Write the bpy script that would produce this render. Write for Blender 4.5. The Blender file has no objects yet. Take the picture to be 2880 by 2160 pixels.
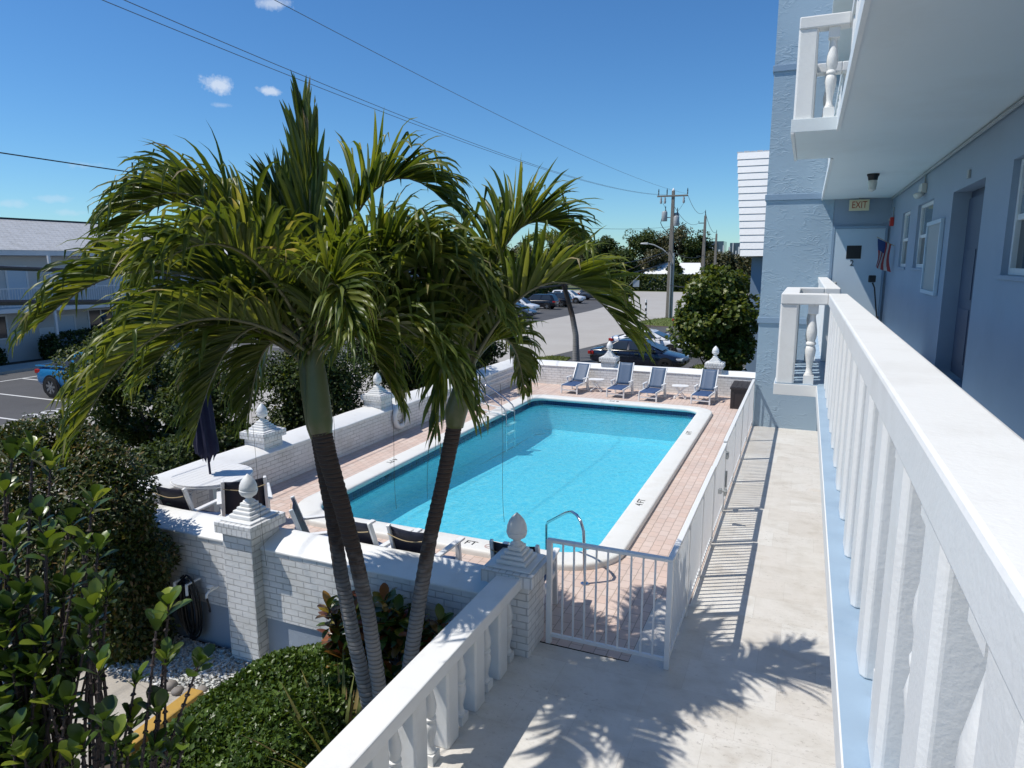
import bpy, math, random
import numpy as np
from mathutils import Vector, Matrix
from mathutils.geometry import tessellate_polygon
PI=math.pi; R=math.radians
random.seed(7); rng=np.random.default_rng(11)
sc=bpy.context.scene; C=sc.collection
G=-0.95            # garden, road and parking level; the pool deck and walkway are z = 0

# ------------------------------------------------------------------ helpers
class MB:
    def __init__(s): s.v=[]; s.f=[]
    def add(s,vs,fs):
        b=len(s.v); s.v+= [tuple(map(float,v)) for v in vs]; s.f+=[[i+b for i in f] for f in fs]; return s
    def box(s,x0,x1,y0,y1,z0,z1):
        return s.add([(x0,y0,z0),(x1,y0,z0),(x1,y1,z0),(x0,y1,z0),(x0,y0,z1),(x1,y0,z1),(x1,y1,z1),(x0,y1,z1)],
            [(0,3,2,1),(4,5,6,7),(0,1,5,4),(1,2,6,5),(2,3,7,6),(3,0,4,7)])
    def bar(s,p,q,w,h,up=(0,0,1)):
        p=Vector(p);q=Vector(q);d=(q-p).normalized();u=Vector(up)
        if abs(d.dot(u))>.99: u=Vector((1,0,0))
        sd=d.cross(u).normalized()*w/2; u=sd.cross(d).normalized()*h/2
        vs=[p-sd-u,p+sd-u,p+sd+u,p-sd+u,q-sd-u,q+sd-u,q+sd+u,q-sd+u]
        return s.add(vs,[(0,3,2,1),(4,5,6,7),(0,1,5,4),(1,2,6,5),(2,3,7,6),(3,0,4,7)])
    def tube(s,pts,r,n=8,caps=True):
        pts=[Vector(p) for p in pts]; m=len(pts)
        if not hasattr(r,'__len__'): r=[r]*m
        vs=[];u=None
        for i,p in enumerate(pts):
            d=(pts[min(i+1,m-1)]-pts[max(i-1,0)]).normalized()
            if u is None:
                u=Vector((0,0,1)) if abs(d.z)<.9 else Vector((1,0,0))
            u=(u-d*u.dot(d)).normalized(); w=d.cross(u)
            for k in range(n):
                a=2*PI*k/n; vs.append(p+(u*math.cos(a)+w*math.sin(a))*r[i])
        fs=[(i*n+k,i*n+(k+1)%n,(i+1)*n+(k+1)%n,(i+1)*n+k) for i in range(m-1) for k in range(n)]
        if caps: fs+=[tuple(reversed(range(n))),tuple((m-1)*n+k for k in range(n))]
        return s.add(vs,fs)
    def lathe(s,prof,c=(0,0,0),n=16,sq=False):
        vs=[];m=len(prof)
        for r,z in prof:
            for k in range(n):
                a=2*PI*(k+.5)/n; vs.append((c[0]+r*math.cos(a),c[1]+r*math.sin(a),c[2]+z))
        fs=[(i*n+k,i*n+(k+1)%n,(i+1)*n+(k+1)%n,(i+1)*n+k) for i in range(m-1) for k in range(n)]
        fs+=[tuple(reversed(range(n))),tuple((m-1)*n+k for k in range(n))]
        return s.add(vs,fs)
    def prism(s,poly,z0,z1):
        n=len(poly); vs=[(x,y,z0) for x,y in poly]+[(x,y,z1) for x,y in poly]
        fs=[tuple(reversed(range(n))),tuple(range(n,2*n))]+[(i,(i+1)%n,n+(i+1)%n,n+i) for i in range(n)]
        return s.add(vs,fs)
    def extrude(s,prof,p,q,side):
        # profile (a,z): a along horizontal unit vector side, swept from p to q
        sd=Vector((side[0],side[1],0)); n=len(prof); vs=[]
        for o in (p,q):
            o=Vector(o)
            for a,z in prof: vs.append(o+sd*a+Vector((0,0,z)))
        fs=[tuple(range(n)),tuple(reversed(range(n,2*n)))]+[(i,n+i,n+(i+1)%n,(i+1)%n) for i in range(n)]
        return s.add(vs,fs)
    def sheet(s,outer,z,holes=()):
        loops=[[Vector((x,y,0)) for x,y in outer]]+[[Vector((x,y,0)) for x,y in h] for h in holes]
        flat=[p for l in loops for p in l]; tr=tessellate_polygon(loops)
        fs=[]
        for t in tr:
            a,b,c=[flat[i] for i in t]
            fs.append(t if (b-a).cross(c-a).z>0 else (t[0],t[2],t[1]))
        zz=z if callable(z) else (lambda x,y:z)
        return s.add([(p.x,p.y,zz(p.x,p.y)) for p in flat],fs)
    def rot(s,a,c=(0,0)):
        ca,sa=math.cos(a),math.sin(a)
        s.v=[(c[0]+(x-c[0])*ca-(y-c[1])*sa,c[1]+(x-c[0])*sa+(y-c[1])*ca,z) for x,y,z in s.v]; return s
    def shift(s,d): s.v=[(x+d[0],y+d[1],z+d[2]) for x,y,z in s.v]; return s
    def mirror_y(s):
        s.v=[(x,-y,z) for x,y,z in s.v]; s.f=[list(reversed(f)) for f in s.f]; return s
    def merge(s,o): return s.add(o.v,o.f)

def link(name,me,mat,parent=None):
    o=bpy.data.objects.new(name,me); C.objects.link(o)
    if mat: me.materials.append(mat)
    if parent: o.parent=parent
    return o
def obj(name,mb,mat,parent=None,smooth=0,bevel=0,seg=2,origin=None):
    """one mesh object; smooth = crease angle in degrees"""
    me=bpy.data.meshes.new(name)
    if origin is not None: mb.shift((-origin[0],-origin[1],-origin[2]))
    me.from_pydata(mb.v,[],mb.f); me.update()
    o=link(name,me,mat,parent)
    if smooth:
        me.polygons.foreach_set('use_smooth',[True]*len(me.polygons)); me.set_sharp_from_angle(angle=R(smooth))
    if bevel:
        b=o.modifiers.new('bevel','BEVEL'); b.width=bevel; b.segments=seg; b.limit_method='ANGLE'; b.angle_limit=R(40)
    if origin is not None and parent is None: o.location=origin
    return o
def tag(o,label=None,cat=None,group=None,kind=None):
    if label: o['label']=label
    if cat: o['category']=cat
    if group: o['group']=group
    if kind: o['kind']=kind
    return o
def thing(name,label,cat,loc=(0,0,0),rz=0,group=None):
    o=bpy.data.objects.new(name,None); C.objects.link(o); o.location=loc; o.rotation_euler=(0,0,rz)
    o.empty_display_size=.2
    return tag(o,label,cat,group)
def struct(name,mb,mat,smooth=0): return tag(obj(name,mb,mat,None,smooth),kind='structure')
def copy_tree(o,parent=None):
    c=o.copy(); C.objects.link(c)
    if parent: c.parent=parent
    for ch in o.children: copy_tree(ch,c)
    return c
def npmesh(name,V,F,mat,parent=None,smooth=False,attr=None):
    """fast mesh of equal-sized faces"""
    me=bpy.data.meshes.new(name); nv=len(V); nf,k=F.shape
    me.vertices.add(nv); me.vertices.foreach_set('co',np.ascontiguousarray(V,dtype=np.float32).ravel())
    me.loops.add(nf*k); me.loops.foreach_set('vertex_index',np.ascontiguousarray(F,dtype=np.int32).ravel())
    me.polygons.add(nf); me.polygons.foreach_set('loop_start',np.arange(0,nf*k,k,dtype=np.int32))
    if smooth: me.polygons.foreach_set('use_smooth',np.ones(nf,dtype=bool))
    me.update(calc_edges=True)
    if attr is not None:
        a=me.attributes.new('tone','FLOAT','POINT'); a.data.foreach_set('value',np.asarray(attr,dtype=np.float32))
    return link(name,me,mat,parent)
def text_mb(txt,size,depth=.002,align='CENTER'):
    cu=bpy.data.curves.new('t','FONT'); cu.body=txt; cu.size=size; cu.extrude=depth; cu.align_x=align; cu.align_y='CENTER'
    o=bpy.data.objects.new('t',cu); C.objects.link(o)
    dg=bpy.context.evaluated_depsgraph_get(); me=bpy.data.meshes.new_from_object(o.evaluated_get(dg))
    mb=MB(); mb.add([v.co for v in me.vertices],[list(p.vertices) for p in me.polygons])
    bpy.data.objects.remove(o); bpy.data.curves.remove(cu); bpy.data.meshes.remove(me); return mb
def orient(mb,o,ex,ey):
    """map local x,y,z of mb to origin o with axes ex, ey, ex x ey"""
    ex=Vector(ex).normalized(); ey=Vector(ey).normalized(); ez=ex.cross(ey); o=Vector(o)
    mb.v=[tuple(o+ex*x+ey*y+ez*z) for x,y,z in mb.v]; return mb

# ------------------------------------------------------------------ materials
def new_mat(name):
    m=bpy.data.materials.new(name); m.use_nodes=True; nt=m.node_tree
    return m,nt,nt.nodes['Principled BSDF']
def noise(nt,scale,detail=4,rough=.55,vec=None):
    n=nt.nodes.new('ShaderNodeTexNoise'); n.inputs['Scale'].default_value=scale; n.inputs['Detail'].default_value=detail; n.inputs['Roughness'].default_value=rough
    nt.links.new(vec if vec is not None else pos(nt),n.inputs['Vector']); return n
def pos(nt):
    for n in nt.nodes:
        if n.bl_idname=='ShaderNodeNewGeometry': return n.outputs['Position']
    return nt.nodes.new('ShaderNodeNewGeometry').outputs['Position']
def geo(nt): pos(nt); return [n for n in nt.nodes if n.bl_idname=='ShaderNodeNewGeometry'][0]
def ramp(nt,fac,stops):
    r=nt.nodes.new('ShaderNodeValToRGB'); e=r.color_ramp.elements
    while len(e)<len(stops): e.new(.5)
    for i,(p,c) in enumerate(stops): e[i].position=p; e[i].color=(*c,1) if len(c)==3 else c
    nt.links.new(fac,r.inputs[0]); return r.outputs[0]
def mixc(nt,f,a,b,mode='MIX'):
    m=nt.nodes.new('ShaderNodeMix'); m.data_type='RGBA'; m.blend_type=mode
    for s,v in ((0,f),(6,a),(7,b)):
        if hasattr(v,'is_output') or isinstance(v,bpy.types.NodeSocket): nt.links.new(v,m.inputs[s])
        elif s==0: m.inputs[0].default_value=v
        else: m.inputs[s].default_value=(*v,1)
    return m.outputs[2]
def math_(nt,op,a,b=None,c=None):
    m=nt.nodes.new('ShaderNodeMath'); m.operation=op
    for i,v in enumerate((a,b,c)):
        if v is None: continue
        if isinstance(v,bpy.types.NodeSocket): nt.links.new(v,m.inputs[i])
        else: m.inputs[i].default_value=v
    return m.outputs[0]
def bump(nt,h,strength,dist,normal=None):
    b=nt.nodes.new('ShaderNodeBump'); b.inputs['Strength'].default_value=strength; b.inputs['Distance'].default_value=dist
    nt.links.new(h,b.inputs['Height'])
    if normal is not None: nt.links.new(normal,b.inputs['Normal'])
    return b.outputs[0]
def flat(name,col,rough=.5,metal=0,var=.12,vs=3.,bs=0,bscale=40,spec=.5,dirt_or_shade=None):
    """painted / plain material: slow colour drift, fine grain, optional dirt"""
    m,nt,p=new_mat(name)
    c2=tuple(x*(1-var) for x in col)
    n=noise(nt,vs,5); c=mixc(nt,n.outputs[0],c2,col)
    if dirt_or_shade:
        n2=noise(nt,dirt_or_shade[1],6,.65); f=ramp(nt,n2.outputs[0],[(.5,(0,0,0)),(.72,(1,1,1))]); f=math_(nt,'MULTIPLY',f,dirt_or_shade[2]); c=mixc(nt,f,c,dirt_or_shade[0])
    nt.links.new(c,p.inputs['Base Color']); p.inputs['Roughness'].default_value=rough; p.inputs['Metallic'].default_value=metal
    p.inputs['Specular IOR Level'].default_value=spec
    if bs: nt.links.new(bump(nt,noise(nt,bscale,4).outputs[0],bs,.01),p.inputs['Normal'])
    return m
def wall_uv(nt):
    """horizontal run along the wall and height, whichever way the wall faces"""
    g=geo(nt); sp=nt.nodes.new('ShaderNodeSeparateXYZ'); nt.links.new(g.outputs['Position'],sp.inputs[0])
    sn=nt.nodes.new('ShaderNodeSeparateXYZ'); nt.links.new(g.outputs['True Normal'],sn.inputs[0])
    gt=math_(nt,'GREATER_THAN',math_(nt,'ABSOLUTE',sn.outputs[0]),math_(nt,'ABSOLUTE',sn.outputs[1]))
    u=math_(nt,'ADD',math_(nt,'MULTIPLY',sp.outputs[1],gt),math_(nt,'MULTIPLY',sp.outputs[0],math_(nt,'SUBTRACT',1,gt)))
    cb=nt.nodes.new('ShaderNodeCombineXYZ'); nt.links.new(u,cb.inputs[0]); nt.links.new(sp.outputs[2],cb.inputs[1]); return cb.outputs[0]
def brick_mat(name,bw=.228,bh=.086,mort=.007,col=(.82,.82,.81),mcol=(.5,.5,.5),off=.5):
    m,nt,p=new_mat(name); uv=wall_uv(nt)
    wob=noise(nt,6,3); uvw=nt.nodes.new('ShaderNodeVectorMath'); uvw.operation='MULTIPLY_ADD'
    nt.links.new(wob.outputs['Color'],uvw.inputs[0]); uvw.inputs[1].default_value=(.012,.012,0); nt.links.new(uv,uvw.inputs[2])
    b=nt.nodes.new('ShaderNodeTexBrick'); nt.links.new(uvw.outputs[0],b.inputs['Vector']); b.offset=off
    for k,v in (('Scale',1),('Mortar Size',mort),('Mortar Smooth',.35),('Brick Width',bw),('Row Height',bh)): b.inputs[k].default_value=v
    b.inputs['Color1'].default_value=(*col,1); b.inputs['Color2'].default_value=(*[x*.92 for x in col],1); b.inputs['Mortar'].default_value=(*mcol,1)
    n=noise(nt,2.2,6); st=ramp(nt,n.outputs[0],[(.45,(1,1,1)),(.8,(.8,.79,.75))])
    fill=ramp(nt,noise(nt,3.7,4).outputs[0],[(.42,(0,0,0)),(.66,(.75,.75,.75))]); c=mixc(nt,1,mixc(nt,fill,b.outputs['Color'],tuple(x*.95 for x in col)),st,'MULTIPLY'); nt.links.new(c,p.inputs['Base Color']); p.inputs['Roughness'].default_value=.5
    h=math_(nt,'SUBTRACT',math_(nt,'MULTIPLY',noise(nt,28,5,.6).outputs[0],.35),b.outputs['Fac'])
    nt.links.new(bump(nt,h,.9,.012),p.inputs['Normal']); return m
M={}
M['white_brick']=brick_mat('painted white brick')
M['header_brick']=brick_mat('painted header course',.085,.5,.008)
M['white']=flat('white masonry paint',(.82,.82,.80),.5,0,.07,1.2,.16,55,dirt_or_shade=((.6,.58,.54),2.6,.35))
M['white2']=flat('white satin paint',(.8,.81,.8),.38,0,.06,2,.06,60,dirt_or_shade=((.5,.5,.48),3,.25))
M['plinth']=flat('pale blue grey render',(.36,.42,.5),.7,0,.12,1.5,.3,25)
M['resin']=flat('white resin',(.8,.8,.79),.35,0,.04,2)
M['metal_white']=flat('white powder coat',(.8,.81,.81),.3,0,.05,3)
M['chrome']=flat('polished steel',(.62,.63,.65),.16,1,.1,4)
M['dark']=flat('black plastic',(.012,.012,.014),.45,0,.2,5)
M['box']=flat('dark brown resin',(.035,.028,.028),.45,0,.3,8,.3,60)
M['navy']=flat('navy canvas',(.012,.014,.05),.85,0,.4,12,.4,300)
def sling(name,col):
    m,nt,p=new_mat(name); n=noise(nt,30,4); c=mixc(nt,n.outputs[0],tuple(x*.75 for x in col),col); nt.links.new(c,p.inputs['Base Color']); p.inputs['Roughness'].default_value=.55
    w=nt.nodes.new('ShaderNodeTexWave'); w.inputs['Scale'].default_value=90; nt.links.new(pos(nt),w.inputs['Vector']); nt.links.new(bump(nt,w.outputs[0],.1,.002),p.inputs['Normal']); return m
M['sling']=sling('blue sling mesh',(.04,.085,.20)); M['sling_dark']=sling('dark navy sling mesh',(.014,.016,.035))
def stucco(name,col,relief=1.):
    m,nt,p=new_mat(name)
    n=noise(nt,1.3,5); c=mixc(nt,n.outputs[0],tuple(x*.88 for x in col),col); nt.links.new(c,p.inputs['Base Color']); p.inputs['Roughness'].default_value=.62
    mp=nt.nodes.new('ShaderNodeMapping'); mp.inputs['Scale'].default_value=(2.6,2.6,5.5); mp.inputs['Rotation'].default_value=(0,.25,0); nt.links.new(pos(nt),mp.inputs[0])
    a=noise(nt,1.25,2,.4,mp.outputs[0]); a.inputs['Distortion'].default_value=1.2
    rg=ramp(nt,a.outputs[0],[(.44,(0,0,0)),(.49,(.8,.8,.8)),(.53,(1,1,1)),(.545,(.15,.15,.15)),(.6,(0,0,0))])
    mk=ramp(nt,noise(nt,2.1,2).outputs[0],[(.42,(.05,.05,.05)),(.62,(1,1,1))]); rg=math_(nt,'MULTIPLY',rg,mk)
    h=math_(nt,'ADD',math_(nt,'MULTIPLY',rg,.9),math_(nt,'MULTIPLY',noise(nt,14,3).outputs[0],.10))
    nt.links.new(bump(nt,h,.42*relief,.022),p.inputs['Normal']); return m
M['stucco']=stucco('skip trowel blue stucco',(.34,.45,.54))
M['blue']=flat('smooth blue paint',(.31,.385,.48),.6,0,.14,1.,.15,25,dirt_or_shade=((.25,.31,.39),.8,.6))
M['bluedark']=flat('blue trim paint',(.25,.35,.46),.55,0,.1,2,.1,25)
M['ledge']=flat('sky blue ledge paint',(.33,.445,.56),.5,0,.14,1.2,.15,18,dirt_or_shade=((.24,.34,.45),2.2,.8))  # darker blotches stand for railing shade, mixed into the ledge colour
M['soffit']=flat('off white soffit paint',(.74,.79,.80),.6,0,.07,.7,.1,30,dirt_or_shade=((.6,.61,.59),.6,.4))
M['door']=flat('pale blue door paint',(.5,.6,.68),.4,0,.05,2)
M['doordark']=flat('slate blue door',(.06,.085,.14),.5,0,.15,3)
def glass_mat(name,col=(.02,.025,.03)):
    m,nt,p=new_mat(name); n=noise(nt,1.2,3); c=mixc(nt,n.outputs[0],col,tuple(x*1.8 for x in col)); nt.links.new(c,p.inputs['Base Color']); p.inputs['Roughness'].default_value=.06; p.inputs['Specular IOR Level'].default_value=.7; return m
M['glass']=glass_mat('window glass'); M['glass2']=glass_mat('pale window glass',(.10,.15,.18))
M['exit']=flat('cream exit sign',(.75,.68,.45),.5); M['red']=flat('red enamel',(.5,.03,.02),.4); M['redtext']=flat('red lettering',(.45,.08,.03),.5); M['black']=flat('black lettering',(.015,.015,.015),.6,0,.3,20)
M['faded']=flat('faded red marking',(.5,.36,.33),.7)
M['clear']=flat('clear yellowed plastic',(.6,.6,.55),.2)
M['yellow']=flat('yellow kerb paint',(.52,.31,.06),.6,0,.2,5,.3,30,dirt_or_shade=((.2,.15,.08),5,.6))
M['woodpole']=flat('weathered pole',(.27,.24,.2),.85,0,.3,6,.4,40)
M['grey']=flat('grey enamel',(.36,.38,.38),.45); M['cable']=flat('black cable',(.01,.01,.012),.5)
M['wire']=flat('aluminium wire',(.12,.14,.17),.5)
M['shingle']=brick_mat('grey shingle',.3,.13,.008,(.50,.50,.49),(.36,.36,.36))
M['cream']=flat('pale cream render',(.56,.565,.55),.7,0,.06,.6,.1,20); M['creamw']=flat('white trim',(.75,.76,.76),.5)
M['tile']=None
def tile_mat():
    m,nt,p=new_mat('white flat roof tile'); n=noise(nt,2,5); c=mixc(nt,n.outputs[0],(.74,.74,.72),(.82,.82,.8)); nt.links.new(c,p.inputs['Base Color']); p.inputs['Roughness'].default_value=.5
    nt.links.new(bump(nt,noise(nt,9,3).outputs[0],.3,.02),p.inputs['Normal']); return m
M['tile']=tile_mat()
def paver_mat():
    m,nt,p=new_mat('tumbled clay pavers'); g=geo(nt)
    b=nt.nodes.new('ShaderNodeTexBrick'); wob=noise(nt,5,2); va=nt.nodes.new('ShaderNodeVectorMath'); va.operation='MULTIPLY_ADD'; nt.links.new(wob.outputs['Color'],va.inputs[0]); va.inputs[1].default_value=(.015,.015,0)
    rot=nt.nodes.new('ShaderNodeMapping'); rot.inputs['Rotation'].default_value=(0,0,R(90)); nt.links.new(g.outputs['Position'],rot.inputs[0]); nt.links.new(rot.outputs[0],va.inputs[2]); nt.links.new(va.outputs[0],b.inputs['Vector'])
    for k,v in (('Scale',1),('Mortar Size',.006),('Mortar Smooth',.2),('Bias',-.1),('Brick Width',.215),('Row Height',.15)): b.inputs[k].default_value=v
    b.inputs['Color1'].default_value=(.60,.46,.39,1); b.inputs['Color2'].default_value=(.64,.54,.48,1); b.inputs['Mortar'].default_value=(.34,.27,.22,1)
    n=noise(nt,1.1,5); c=mixc(nt,1,b.outputs['Color'],ramp(nt,n.outputs[0],[(.3,(.86,.84,.84)),(.7,(1.06,1.02,1))]),'MULTIPLY')
    n2=noise(nt,14,4); c=mixc(nt,math_(nt,'MULTIPLY',n2.outputs[0],.4),c,(.6,.5,.44))
    nt.links.new(c,p.inputs['Base Color']); p.inputs['Roughness'].default_value=.8
    h=math_(nt,'SUBTRACT',math_(nt,'MULTIPLY',noise(nt,60,3).outputs[0],.3),b.outputs['Fac']); nt.links.new(bump(nt,h,.6,.006),p.inputs['Normal']); return m
M['pavers']=paver_mat()
def trav_mat():
    m,nt,p=new_mat('honed travertine'); g=geo(nt)
    b=nt.nodes.new('ShaderNodeTexBrick'); nt.links.new(g.outputs['Position'],b.inputs['Vector']); b.offset=.37; b.offset_frequency=2; b.squash=.65; b.squash_frequency=3
    for k,v in (('Scale',1),('Mortar Size',.0016),('Mortar Smooth',.3),('Brick Width',.92),('Row Height',.61)): b.inputs[k].default_value=v
    b.inputs['Color1'].default_value=(.59,.56,.515,1); b.inputs['Color2'].default_value=(.645,.63,.595,1); b.inputs['Mortar'].default_value=(.5,.47,.43,1)
    mp=nt.nodes.new('ShaderNodeMapping'); mp.inputs['Scale'].default_value=(1.3,2.0,1); nt.links.new(g.outputs['Position'],mp.inputs[0])
    v1=noise(nt,1.5,8,.65,mp.outputs[0]); v1.inputs['Distortion'].default_value=.3
    c=mixc(nt,1,b.outputs['Color'],ramp(nt,v1.outputs[0],[(.3,(.84,.81,.77)),(.45,(.96,.95,.93)),(.58,(1.04,1.035,1.03)),(.72,(.9,.87,.83))]),'MULTIPLY')
    v2=noise(nt,13,8,.8,mp.outputs[0]); zone=ramp(nt,noise(nt,1.1,3).outputs[0],[(.42,(.1,.1,.1)),(.62,(1,1,1))])
    pit=ramp(nt,v2.outputs[0],[(.57,(0,0,0)),(.63,(1,1,1))]); pf=math_(nt,'MULTIPLY',math_(nt,'MULTIPLY',pit,zone),.75); c=mixc(nt,pf,c,(.24,.21,.18))
    rust=ramp(nt,noise(nt,.55,5).outputs[0],[(.66,(0,0,0)),(.75,(1,1,1))]); c=mixc(nt,math_(nt,'MULTIPLY',rust,.35),c,(.55,.4,.26))
    nt.links.new(c,p.inputs['Base Color']); p.inputs['Roughness'].default_value=.55
    h=math_(nt,'MULTIPLY',math_(nt,'ADD',pf,b.outputs['Fac']),-1); nt.links.new(bump(nt,h,.5,.004),p.inputs['Normal']); return m
M['trav']=trav_mat()
def ground_mat(name,c1,c2,c3,s1,s2,bs=.4,bd=.02,rough=.9):
    m,nt,p=new_mat(name); a=noise(nt,s1,6); b=noise(nt,s2,5,.7)
    c=mixc(nt,ramp(nt,a.outputs[0],[(.35,(0,0,0)),(.65,(1,1,1))]),c1,c2); c=mixc(nt,ramp(nt,b.outputs[0],[(.4,(0,0,0)),(.7,(1,1,1))]),c,c3)
    nt.links.new(c,p.inputs['Base Color']); p.inputs['Roughness'].default_value=rough; nt.links.new(bump(nt,b.outputs[0],bs,bd),p.inputs['Normal']); return m
M['soil']=ground_mat('mulched soil',(.07,.05,.035),(.11,.085,.06),(.04,.03,.022),3,25)
M['grass']=ground_mat('mown grass',(.10,.15,.025),(.17,.19,.05),(.06,.10,.015),.8,30,.8,.04)
M['land']=ground_mat('distant land',(.09,.11,.04),(.13,.13,.07),(.06,.08,.03),.05,1)
M['road']=ground_mat('bleached asphalt road',(.40,.375,.34),(.44,.42,.385),(.35,.33,.30),.35,60,.2,.01)
M['lot']=ground_mat('dark asphalt',(.07,.07,.072),(.105,.105,.105),(.055,.055,.058),.35,50,.25,.01)
M['concrete']=ground_mat('concrete path',(.42,.38,.32),(.5,.46,.4),(.35,.32,.28),1.2,40,.2,.01)
M['paint']=flat('road marking paint',(.7,.7,.68),.7,0,.2,15)
M['coping']=flat('cast stone coping',(.74,.735,.70),.6,0,.06,2.5,.25,45,dirt_or_shade=((.6,.57,.5),3,.4))
def basin_mat():
    m,nt,p=new_mat('pool plaster'); n=noise(nt,.5,4); c=mixc(nt,n.outputs[0],(.34,.74,.84),(.38,.78,.86))
    # slow random drift between two close plaster blues
    nt.links.new(c,p.inputs['Base Color']); p.inputs['Roughness'].default_value=.7; return m
M['basin']=basin_mat()
def pooltile():
    m,nt,p=new_mat('navy waterline tile'); b=nt.nodes.new('ShaderNodeTexBrick'); nt.links.new(wall_uv(nt),b.inputs['Vector']); b.offset=0
    for k,v in (('Scale',1),('Mortar Size',.004),('Brick Width',.075),('Row Height',.075)): b.inputs[k].default_value=v
    b.inputs['Color1'].default_value=(.006,.012,.06,1); b.inputs['Color2'].default_value=(.012,.03,.13,1); b.inputs['Mortar'].default_value=(.06,.1,.17,1)
    nt.links.new(b.outputs['Color'],p.inputs['Base Color']); p.inputs['Roughness'].default_value=.15; return m
M['pooltile']=pooltile()
def water_mat():
    m,nt,p=new_mat('pool water'); nt.nodes.remove(p); out=nt.nodes['Material Output']
    t=nt.nodes.new('ShaderNodeBsdfTransparent'); g=nt.nodes.new('ShaderNodeBsdfGlossy'); g.inputs['Roughness'].default_value=.03
    mp=nt.nodes.new('ShaderNodeMapping'); mp.inputs['Scale'].default_value=(1,1.,1); nt.links.new(pos(nt),mp.inputs[0])
    a=noise(nt,4.5,3,.5,mp.outputs[0]); a.inputs['Distortion'].default_value=.6; b=noise(nt,17,2,.5,mp.outputs[0])
    h=math_(nt,'ADD',a.outputs[0],math_(nt,'MULTIPLY',b.outputs[0],.35)); nb=bump(nt,h,.32,.06)
    nt.links.new(nb,g.inputs['Normal'])
    f=nt.nodes.new('ShaderNodeFresnel'); f.inputs['IOR'].default_value=1.33; nt.links.new(nb,f.inputs['Normal'])
    # caustic light painted into the water tint, a lace where ripples would focus it
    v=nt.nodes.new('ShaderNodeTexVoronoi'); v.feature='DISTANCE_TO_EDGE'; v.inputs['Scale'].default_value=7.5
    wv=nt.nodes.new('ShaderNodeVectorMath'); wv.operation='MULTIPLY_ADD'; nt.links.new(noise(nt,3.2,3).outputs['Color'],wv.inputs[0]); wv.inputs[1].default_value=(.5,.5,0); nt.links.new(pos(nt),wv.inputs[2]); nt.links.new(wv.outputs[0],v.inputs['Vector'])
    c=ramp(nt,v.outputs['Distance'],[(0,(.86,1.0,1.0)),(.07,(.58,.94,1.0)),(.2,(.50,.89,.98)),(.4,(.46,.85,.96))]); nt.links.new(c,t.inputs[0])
    # suspended scatter of the water itself
    df=nt.nodes.new('ShaderNodeBsdfDiffuse'); df.inputs[0].default_value=(.10,.62,.82,1); tm=nt.nodes.new('ShaderNodeMixShader'); tm.inputs[0].default_value=.2; nt.links.new(t.outputs[0],tm.inputs[1]); nt.links.new(df.outputs[0],tm.inputs[2])
    mx=nt.nodes.new('ShaderNodeMixShader'); nt.links.new(f.outputs[0],mx.inputs[0]); nt.links.new(tm.outputs[0],mx.inputs[1]); nt.links.new(g.outputs[0],mx.inputs[2]); nt.links.new(mx.outputs[0],out.inputs[0]); return m
M['water']=water_mat()
def leaf_mat(name,stops,rough=.4,transl=.3,spec=.5,tip=None):
    m,nt,p=new_mat(name); g=geo(nt); out=nt.nodes['Material Output']
    f=g.outputs['Random Per Island']
    if tip:
        at=nt.nodes.new('ShaderNodeAttribute'); at.attribute_name='tone'; c=ramp(nt,at.outputs['Fac'],stops)
    else: c=ramp(nt,f,stops)
    n=noise(nt,2.5,3); c=mixc(nt,1,c,ramp(nt,n.outputs[0],[(.3,(.7,.72,.7)),(.7,(1.15,1.12,1.1))]),'MULTIPLY')
    nt.links.new(c,p.inputs['Base Color']); p.inputs['Roughness'].default_value=rough; p.inputs['Specular IOR Level'].default_value=spec
    t=nt.nodes.new('ShaderNodeBsdfTranslucent'); c2=mixc(nt,1,c,(1.5,1.35,.5),'MULTIPLY'); nt.links.new(c2,t.inputs[0])
    mx=nt.nodes.new('ShaderNodeMixShader'); mx.inputs[0].default_value=transl; nt.links.new(p.outputs[0],mx.inputs[1]); nt.links.new(t.outputs[0],mx.inputs[2]); nt.links.new(mx.outputs[0],out.inputs[0]); return m
M['frond']=leaf_mat('palm leaflet',[(0,(.06,.10,.02)),(.4,(.125,.175,.03)),(.75,(.21,.245,.055)),(.92,(.36,.34,.14)),(1,(.44,.36,.22))],.4,.45,.45,tip=True)
M['rachis']=flat('palm leaf stalk',(.20,.19,.10),.45,0,.35,6)
M['shaft']=flat('green crownshaft',(.125,.15,.055),.42,0,.35,3,.1,20,dirt_or_shade=((.2,.17,.10),4,.6))
def trunk_mat(name,col,dark,rings):
    m,nt,p=new_mat(name); g=geo(nt); sp=nt.nodes.new('ShaderNodeSeparateXYZ'); nt.links.new(g.outputs['Position'],sp.inputs[0])
    wob=noise(nt,3,3); z=math_(nt,'ADD',math_(nt,'MULTIPLY',sp.outputs[2],rings),math_(nt,'MULTIPLY',wob.outputs[0],2.2)); s=math_(nt,'SINE',z)
    rg=ramp(nt,s,[(0,(0,0,0)),(.78,(.25,.25,.25)),(.95,(1,1,1))])
    n=noise(nt,9,5); base=mixc(nt,n.outputs[0],tuple(x*.65 for x in col),col)
    up=ramp(nt,math_(nt,'ADD',math_(nt,'DIVIDE',sp.outputs[2],3.0),math_(nt,'MULTIPLY',math_(nt,'SUBTRACT',n.outputs[0],.5),.4)),[(.26,(0,0,0)),(.56,(1,1,1))])
    base=mixc(nt,up,base,dark); c=mixc(nt,math_(nt,'MULTIPLY',rg,.5),base,tuple(x*.25 for x in col))
    nt.links.new(c,p.inputs['Base Color']); p.inputs['Roughness'].default_value=.85; nt.links.new(bump(nt,math_(nt,'MULTIPLY',rg,-1),.7,.02),p.inputs['Normal']); return m
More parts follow.
